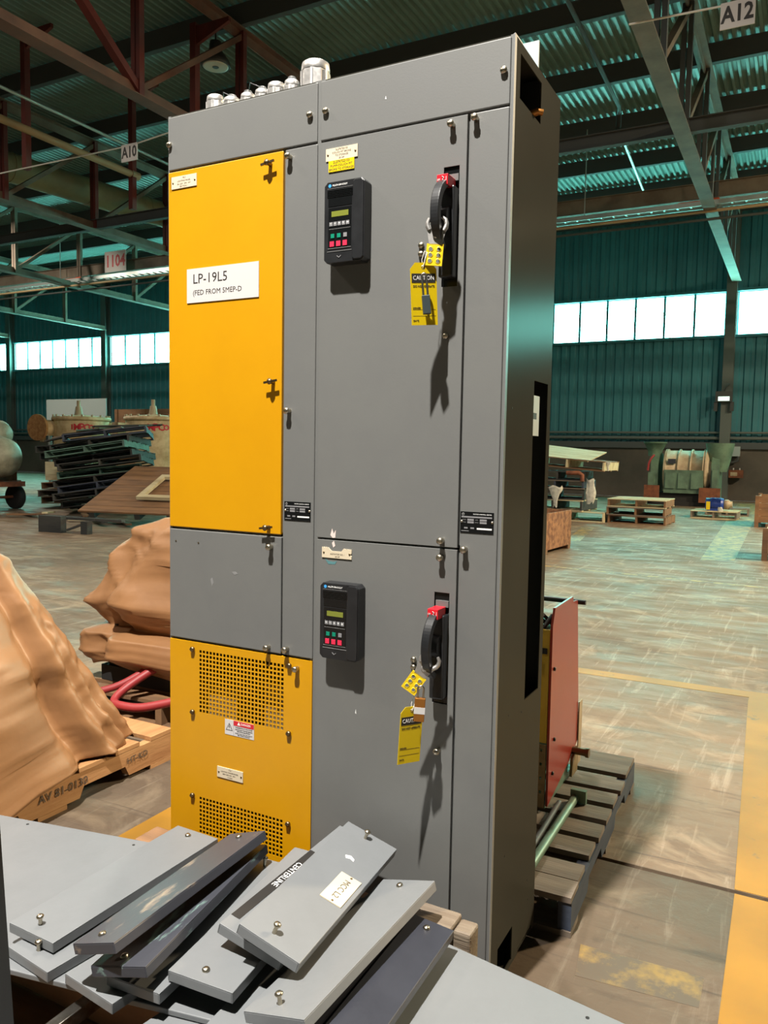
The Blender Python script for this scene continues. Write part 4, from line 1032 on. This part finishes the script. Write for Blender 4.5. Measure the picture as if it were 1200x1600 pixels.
for i in range(5): MB().box(-.95, .95, -.62 + i * .25, -.62 + i * .25 + .243, 0, .022).build('plank', 'wood_pale', t)
def rag(loc, lab, s, seed):
    b = MB(); n, m_ = 12, 10; vs = []
    for j in range(m_):
        for i in range(n):
            a = 2 * math.pi * i / n; u = j / (m_ - 1); r = s * (.42 + .16 * math.sin(u * 5.0 + seed)) * (1 - .55 * u)
            k = 1 + .35 * noise.noise(Vector((math.cos(a) * 1.5, math.sin(a) * 1.5 + seed, u * 3)))
            vs.append(Vector((r * k * math.cos(a), r * k * math.sin(a) * .22 + .03 * s * math.sin(a * 5 + u * 4), -u * s * 1.6 + .10 * s * math.sin(a * 3 + seed))))
    b.add(vs, [(j * n + i, j * n + (i + 1) % n, (j + 1) * n + (i + 1) % n, (j + 1) * n + i) for j in range(m_ - 1) for i in range(n)] + [tuple(range(n))], True)
    o = b.build('plastic_wrap', 'plastic_wrap'); o.location = loc; return tag(o, lab, 'plastic wrap')
rag((JX - .05, 14.16, .70), 'torn pale plastic wrap hanging in the middle of the junk stack', .26, 1)
rag((JX + .62, 14.30, .86), 'clear plastic wrap bunched at the right side of the junk stack', .30, 4)
rag((JX + .95, 14.30, 1.22), 'white plastic strip dangling from the tilted skid', .11, 8)
o = MB().tube([(JX + .15, 14.2, .98), (JX + .40, 14.2, .985), (JX + .47, 14.2, .94), (JX + .47, 14.2, .82)], .045, 10).build('clay_elbow', 'rusty'); tag(recentre(o), 'orange-brown pipe elbow poking from the junk stack', 'pipe elbow')
# green mill
gm = thing('green_mill', 'large green drum mill machine with two hoppers by the back wall', 'machine', (-1.2, 21.6, 0))
MB().lathe((0, 0, .95), [(.56, -.55), (.60, -.55), (.60, -.50), (.56, -.50), (.56, .50), (.60, .50), (.60, .55), (.40, .62), (.40, .66)], 'X', 32).build('drum', 'machine_beige', gm)
b = MB()
for x in (-.49, -.17, .15, .47): b.lathe((0, 0, .95), [(.57, x - .02), (.60, x - .02), (.60, x + .02), (.57, x + .02)], 'X', 32)
b.build('drum_band', 'machine_beige', gm)
MB().prism([(-.62, .35), (.62, .35), (.66, .98), (-.66, .98)], 'X', -.50, .50).build('lower_jacket', 'machine_green', gm)
for x in (-.33, 0, .33): MB().box(x - .13, x + .13, -.675, -.655, .48, .90).build('jacket_panel', 'machine_green', gm)
for s_, nm in ((-1, 'hopper'), (1, 'hopper')):
    x = s_ * .78
    MB().prism([(-.5, .10), (.5, .10), (.5, 1.15), (.3, 1.42), (-.3, 1.42), (-.5, 1.15)], 'X', x - .10, x + .10).build('end_frame', 'machine_green', gm)
    MB().lathe((x + s_ * .06, -.1, 0), [(.18, 1.35), (.20, 1.5), (.30, 1.70), (.32, 1.70), (.32, 1.74)] if s_ < 0 else [(.20, .95), (.26, 1.15), (.36, 1.66), (.37, 1.72)], 'Z', 20).build('hopper', 'machine_green', gm)
MB().box(-1.0, 1.0, -.55, .55, .0, .12).box(-.7, .7, -.5, .5, .12, .35).build('base_frame', 'rubber', gm)
MB().box(.72, .86, -.62, -.48, .12, 1.0).build('support_leg', 'machine_green', gm); MB().box(-.92, -.78, -.62, -.48, .12, .9).build('support_leg', 'machine_green', gm)
MB().box(.42, .95, -.72, -.68, .12, .52).build('guard_plate', 'rusty', gm); MB().box(-1.0, -.60, -.72, -.68, .12, .55).build('guard_plate', 'rusty', gm)
MB().tube([(-.95, -.55, .95), (-.93, -.56, 1.15), (-.86, -.56, 1.30), (-.80, -.5, 1.38)], .03, 8).build('red_lever', 'hose_red', gm)
MB().box(-.42, -.22, -.60, -.555, 1.15, 1.28).build('rating_plate', 'panel_dark', gm)
# motor on pallet
pallet((-.02, 17.2, 0), (0, 0, R(-2)), 'small pallet carrying the blue motor before the green machine', .94, .8, .17, 5, 'wood_pale', 'wood_grey')
pallet((.12, 18.6, 0), (0, 0, R(2)), 'small pallet lying behind the one with the blue motor', .94, .8, .17, 5, 'wood_grey', 'wood_grey')
mo = thing('electric_motor', 'blue electric motor with a yellow tag lying on the small pallet', 'motor', (-.02, 17.1, .172))
MB().lathe((0, 0, .145), [(.10, -.20), (.13, -.20), (.13, .16), (.10, .17)], 'X', 24).box(-.16, .12, -.10, .10, 0, .05).build('motor_body', 'motor_blue', mo)
MB().lathe((0, 0, .145), [(.08, .17), (.105, .18), (.105, .26), (.07, .30), (.07, .34)], 'X', 20).build('gear_end', 'machine_beige', mo)
MB().box(-.18, -.10, -.14, -.128, .02, .20).build('yellow_tag', 'tag_yellow', mo)
b = MB()
for i in range(10): b.box(-.09 + i * .022, -.083 + i * .022, -.135, .135, .09, .28)
b.build('cooling_fin', 'motor_blue', mo)
rag((.10, 16.86, .26), 'crumpled white rag on the pallet beside the blue motor', .12, 12)
# wall equipment
t = thing('wall_light', 'dark wall light with a bright lens on the back wall column', 'wall light', (-.58, 24.62, 2.75))
MB().box(-.24, .24, -.12, .06, .28, .60).build('housing', 'lamp_shell', t); MB().box(-.16, .16, -.13, -.12, .31, .44).build('lens', 'bulb_glow', t)
MB().box(-.28, -.18, -.06, .06, 0, .28).box(.18, .28, -.06, .06, 0, .28).build('bracket', 'lamp_shell', t)
MB().tube([(0, 0, .60), (.06, 0, .75), (.12, .04, .82)], .02, 6).build('feed_cable', 'lamp_shell', t)
t = thing('switch_box', 'pale grey switch box with looped cable on the back wall', 'switch box', (-.19, 24.86, 1.38))
MB().box(-.12, .12, -.08, .10, 0, .30).build('box_body', 'board_grey', t)
MB().tube([(.08, -.02, 0), (.06, -.02, -.14), (-.10, -.02, -.20), (-.22, -.02, -.10), (-.26, -.02, .1), (-.26, -.02, .5)], .045, 8).build('flex_cable', 'pipe_dark', t)
t = thing('control_box', 'dark red control box with a pale plate low on the back wall', 'control box', (-.15, 24.78, .72))
MB().box(-.20, .20, -.10, .12, 0, .24).build('box_body', 'rusty', t); MB().box(-.15, .04, -.108, -.10, .06, .17).build('front_plate', 'machine_beige', t)
for x in (-.08, .10): MB().cyl((x, -.02, .24), (x, -.02, .30), .02, n=8).build('knob', 'white_plastic', t)

# ================================================================== BACKGROUND LEFT
# leaning heap of pallets
wd = ['wood_dark', 'wood_dark', 'wood_navy', 'wood_dark', 'wood_green', 'wood_dark', 'wood_dark', 'wood_green', 'wood_dark', 'wood_navy']
ordn = ['lowest', 'second lowest', 'third lowest', 'fourth lowest', 'fifth lowest', 'sixth lowest', 'fourth highest', 'third highest', 'second highest', 'topmost']
HM = Matrix.Translation((-10.75, 9.9, .20)) @ Matrix.Rotation(R(-10), 4, 'Y') @ Matrix.Rotation(R(34), 4, 'Z')
for i in range(10):
    M = HM @ Matrix.Translation((random.uniform(-.22, .22), random.uniform(-.20, .20), .143 * i)) @ Matrix.Rotation(R(random.uniform(-13, 13)), 4, 'Z')
    pallet(M.translation, M.to_euler(), ordn[i] + ' dark pallet of the tall leaning heap left of the cabinet', 1.60, 1.35, .135, 6, wd[i], missing=(2,) if i % 4 == 1 else ())
ol = ['lowest', 'second lowest', 'middle', 'second highest', 'topmost']
for i in range(5):
    pallet((-12.65 + random.uniform(-.08, .08), 10.6 + random.uniform(-.1, .1), .10 + .16 * i + (.50 if i > 2 else 0)), (0, R(-2 - (3 if i > 2 else 0)), R(20 + random.uniform(-6, 6))),
           ol[i] + ' pallet of the lower stack beside the tank trailer', 1.15, 1.05, .145, 6, ('wood_brown', 'wood_grey', 'wood_brown', 'wood_dark', 'wood_dark')[i])
o = MB().box(-.38, .38, -.34, .34, 0, .40).box(-.30, -.05, -.345, -.34, .12, .30).build('junk_box', 'wood_pale', bevel=.01); o.location = (-12.75, 10.5, .60); o.rotation_euler = (0, 0, R(20))
tag(o, 'pale box held between the pallets of the lower stack', 'box')
# loose planks on the heap and broken wood on the floor
k = 0
pn = ['leftmost', 'second', 'third', 'fourth', 'fifth', 'sixth', 'seventh', 'eighth', 'ninth', 'rightmost']
for i in range(5):
    o = MB().box(-.75, .75, -.06, .06, 0, .025).build('loose_plank', ('wood_dark', 'wood_grey', 'wood_dark', 'wood_green', 'wood_dark')[i])
    o.matrix_world = HM @ Matrix.Translation((-.55 + .25 * i, -.25 + .11 * i, 1.436 + .030 * i)) @ Matrix.Rotation(R(-30 + 17 * i), 4, 'Z')
    tag(o, ('first', 'second', 'third', 'fourth', 'fifth')[i] + ' loose plank from the left on top of the leaning heap', 'plank')
for i in range(10):
    L = random.uniform(.5, 1.1)
    o = MB().box(-L / 2, L / 2, -.05, .05, 0, .03).build('broken_plank', ('wood_dark', 'wood_brown', 'wood_pale', 'wood_dark')[i % 4])
    o.location = (-11.5 + i * .30, 8.2 + random.uniform(-.25, .3), .02 + .03 * (i % 3)); o.rotation_euler = (0, R(random.uniform(-4, 4)), R(random.uniform(-50, 50)))
    tag(o, pn[i] + ' broken plank from the left lying on the floor before the heap', 'plank')
t = thing('wood_scrap', 'dark broken pallet end on the floor in front of the heap', 'wood scrap', (-8.75, 6.75, 0), (0, 0, R(8)))
MB().box(-.22, .22, -.06, .06, 0, .26).build('block', 'wood_dark', t); MB().box(-.2, 1.25, .08, .18, .20, .24).build('board', 'wood_dark', t); MB().box(.6, .72, -.06, .06, 0, .20).build('block', 'wood_dark', t)
MB().beam((.3, 0, .05), (.75, .1, .22), .08, .03).build('board', 'wood_dark', t)
# leaning planked deck beside the cabinet edge
t = thing('plank_platform', 'sloping planked platform leaning beside the yellow cabinet door', 'platform', (-8.0, 8.75, .58), (R(22), R(0), R(14)))
for i in range(9): MB().box(-1.4, 1.6, -.9 + i * .215, -.9 + i * .215 + .205, 0, .03).build('plank', 'wood_brown', t)
for x in (-1.15, -.3, .3, .6, 1.4): MB().box(x - .05, x + .05, -.9, 1.0, -.10, -.002).build('bearer', 'wood_dark', t)
t = thing('timber_square', 'square timber frame lying on the sloping planked platform', 'frame', (-7.75, 8.72, .58), (R(22), 0, R(14)))
for a in ((-.75, .75, -.40, -.30), (-.75, .75, .45, .55), (-.75, -.65, -.30, .45), (.65, .75, -.30, .45)): MB().box(a[0], a[1], a[2], a[3], .0335, .09).build('frame_bar', 'wood_pale', t)
# cream vessels with red lettering
def vessel(x, y, r, lab, disc=True):
    t = thing('process_vessel', lab, 'vessel', (x, y, 0))
    MB().lathe((0, 0, 0), [(r * .55, 0), (r * .55, .7), (r * .80, 1.15), (r * .97, 1.40), (r * .97, 2.08)], 'Z', 36).build('vessel_body', 'vessel_cream', t)
    MB().lathe((0, 0, 0), [(r * 1.0, 2.06), (r * 1.04, 2.06), (r * 1.04, 2.14), (r * .97, 2.16), (r * .2, 2.22), (0, 2.22)], 'Z', 36).build('lid_flange', 'vessel_cream', t)
    bm_ = pmesh(('flange_bolt',), lambda: MB().cyl((0, 0, 0), (0, 0, .07), .03, n=6), 'machine_beige')
    for i in range(18): link('flange_bolt', bm_, t, loc=(r * .98 * math.cos(i * math.pi / 9), r * .98 * math.sin(i * math.pi / 9), 2.14))
    MB().cyl((0, -.1, 2.2), (0, -.1, 2.45), .12, .08, n=12).cyl((0, -.1, 2.45), (0, -.1, 2.62), .05, n=10).build('top_valve', 'machine_beige', t)
    if disc:
        MB().cyl((-r * .72, -.20, 1.84), (-r * .66, -1.02, 1.84), .22, n=20).build('side_nozzle', 'vessel_cream', t)
        MB().cyl((-r * .66, -1.02, 1.84), (-r * .655, -1.09, 1.84), .36, n=26).build('blind_flange', 'disc_rust', t)
    MB().cyl((r * .6, .45, 1.80), (r * 1.1, .95, 1.80), .24, n=18).build('side_nozzle', 'vessel_cream', t)
    MB().box(-r * .92 - .1, -r * .92 + .02, -.75, -.65, 1.45, 2.0).build('lifting_lug', 'machine_beige', t)
    # lettering wrapped on the drum face that looks at the aisle
    ang = math.atan2(-1.72 - y, 1.6 - x)
    for i, ch in enumerate('IMPCO'):
        a = ang + (i - 2) * .17
        sz = (.19, .23, .27, .23, .19)[i]
        m_ = Matrix.Rotation(a + math.pi / 2, 4, 'Z') @ Matrix.Translation((0, -r * .975, 1.86)) @ FACE_FRONT
        text(ch, sz, 'red_print', t, m_, ext=.004, bold=.008)
vessel(-16.35, 14.0, .76, 'cream round vessel with red lettering and rusty side flange, left one')
vessel(-13.75, 14.2, .80, 'cream round vessel with red lettering partly hidden by the yellow door', False)
t = thing('display_board', 'pale blue-grey board standing behind the left cream vessel', 'board', (-21.2, 18.0, 0))
MB().box(-1.5, 1.5, -.02, .02, 1.7, 3.0).build('board_face', 'board_grey', t); MB().box(-1.4, -1.3, -.05, .05, 0, 1.7).box(1.3, 1.4, -.05, .05, 0, 1.7).build('board_leg', 'column_grey', t)
t = thing('shipping_crate', 'brown plywood crate behind the vessels beside the yellow door', 'crate', (-17.4, 18.2, 0))
MB().box(-1.6, 1.1, -.5, .5, .12, 2.60).build('crate_box', 'wood_brown', t); MB().box(-1.6, 1.1, -.5, -.4, 0, .12).box(-1.6, 1.1, .4, .5, 0, .12).build('crate_skid', 'wood_dark', t)
for x in (-1.5, -.25, 1.0): MB().box(x - .06, x + .06, -.53, -.5, .12, 2.6).build('batten', 'wood_brown', t)
# tank trailer at the left edge
t = thing('tank_trailer', 'pale grey pressure tank on a wheeled trailer at the left edge', 'tank trailer', (-13.42, 8.9, 0))
MB().lathe((0, 0, 1.10), [(.10, -1.5), (.42, -1.35), (.46, -1.2), (.46, .35), (.38, .70), (.22, .85), (.0, .88)], 'X', 30).build('tank_shell', 'tank_grey', t)
MB().lathe((-.75, .6, 1.58), [(.0, -.9), (.28, -.8), (.30, -.6), (.30, .45), (.2, .62), (0, .66)], 'X', 24).build('upper_tank', 'tank_grey', t)
MB().box(-1.5, .75, -.40, .40, .50, .60).box(-.9, -.8, -.35, .35, .60, .75).box(.3, .4, -.35, .35, .60, .75).box(-.9, -.8, .45, .7, .60, 1.42).box(.0, .1, .45, .7, .60, 1.42).box(-1.0, .2, .35, .72, .50, .60).build('chassis', 'rusty', t)
for x in (.30, -.9):
    for yy in (-.52, .50):
        wmesh = pmesh(('tyre',), lambda: MB().lathe((0, 0, 0), [(.13, -.07), (.23, -.08), (.26, -.05), (.26, .05), (.23, .08), (.13, .07)], 'Y', 26), 'rubber')
        wo = link('wheel_tyre', wmesh, t, loc=(x, yy, .26))
        MB().lathe((0, 0, 0), [(.0, -.05), (.05, -.06), (.13, -.03), (.13, .03), (0, .04)], 'Y', 20).build('wheel_rim', 'rusty', wo)
MB().cyl((.30, -.5, .26), (.30, .5, .26), .03, n=8).cyl((-.9, -.5, .26), (-.9, .5, .26), .03, n=8).box(.26, .34, -.3, -.2, .26, .5).box(-.94, -.86, -.3, -.2, .26, .5).build('axle', 'rusty', t)
MB().tube([(.52, -.2, 1.40), (.52, -.2, 1.76), (.42, -.2, 1.88), (.2, -.2, 1.90), (-.5, -.2, 1.90)], .07, 12).build('outlet_pipe', 'board_grey', t)
MB().cyl((.52, -.2, 1.40), (.52, -.2, 1.46), .13, n=14).cyl((.52, -.2, 1.66), (.52, -.2, 1.71), .12, n=14).cyl((.20, -.2, 1.90), (.25, -.2, 1.90), .12, n=14).build('pipe_flange', 'rusty', t)
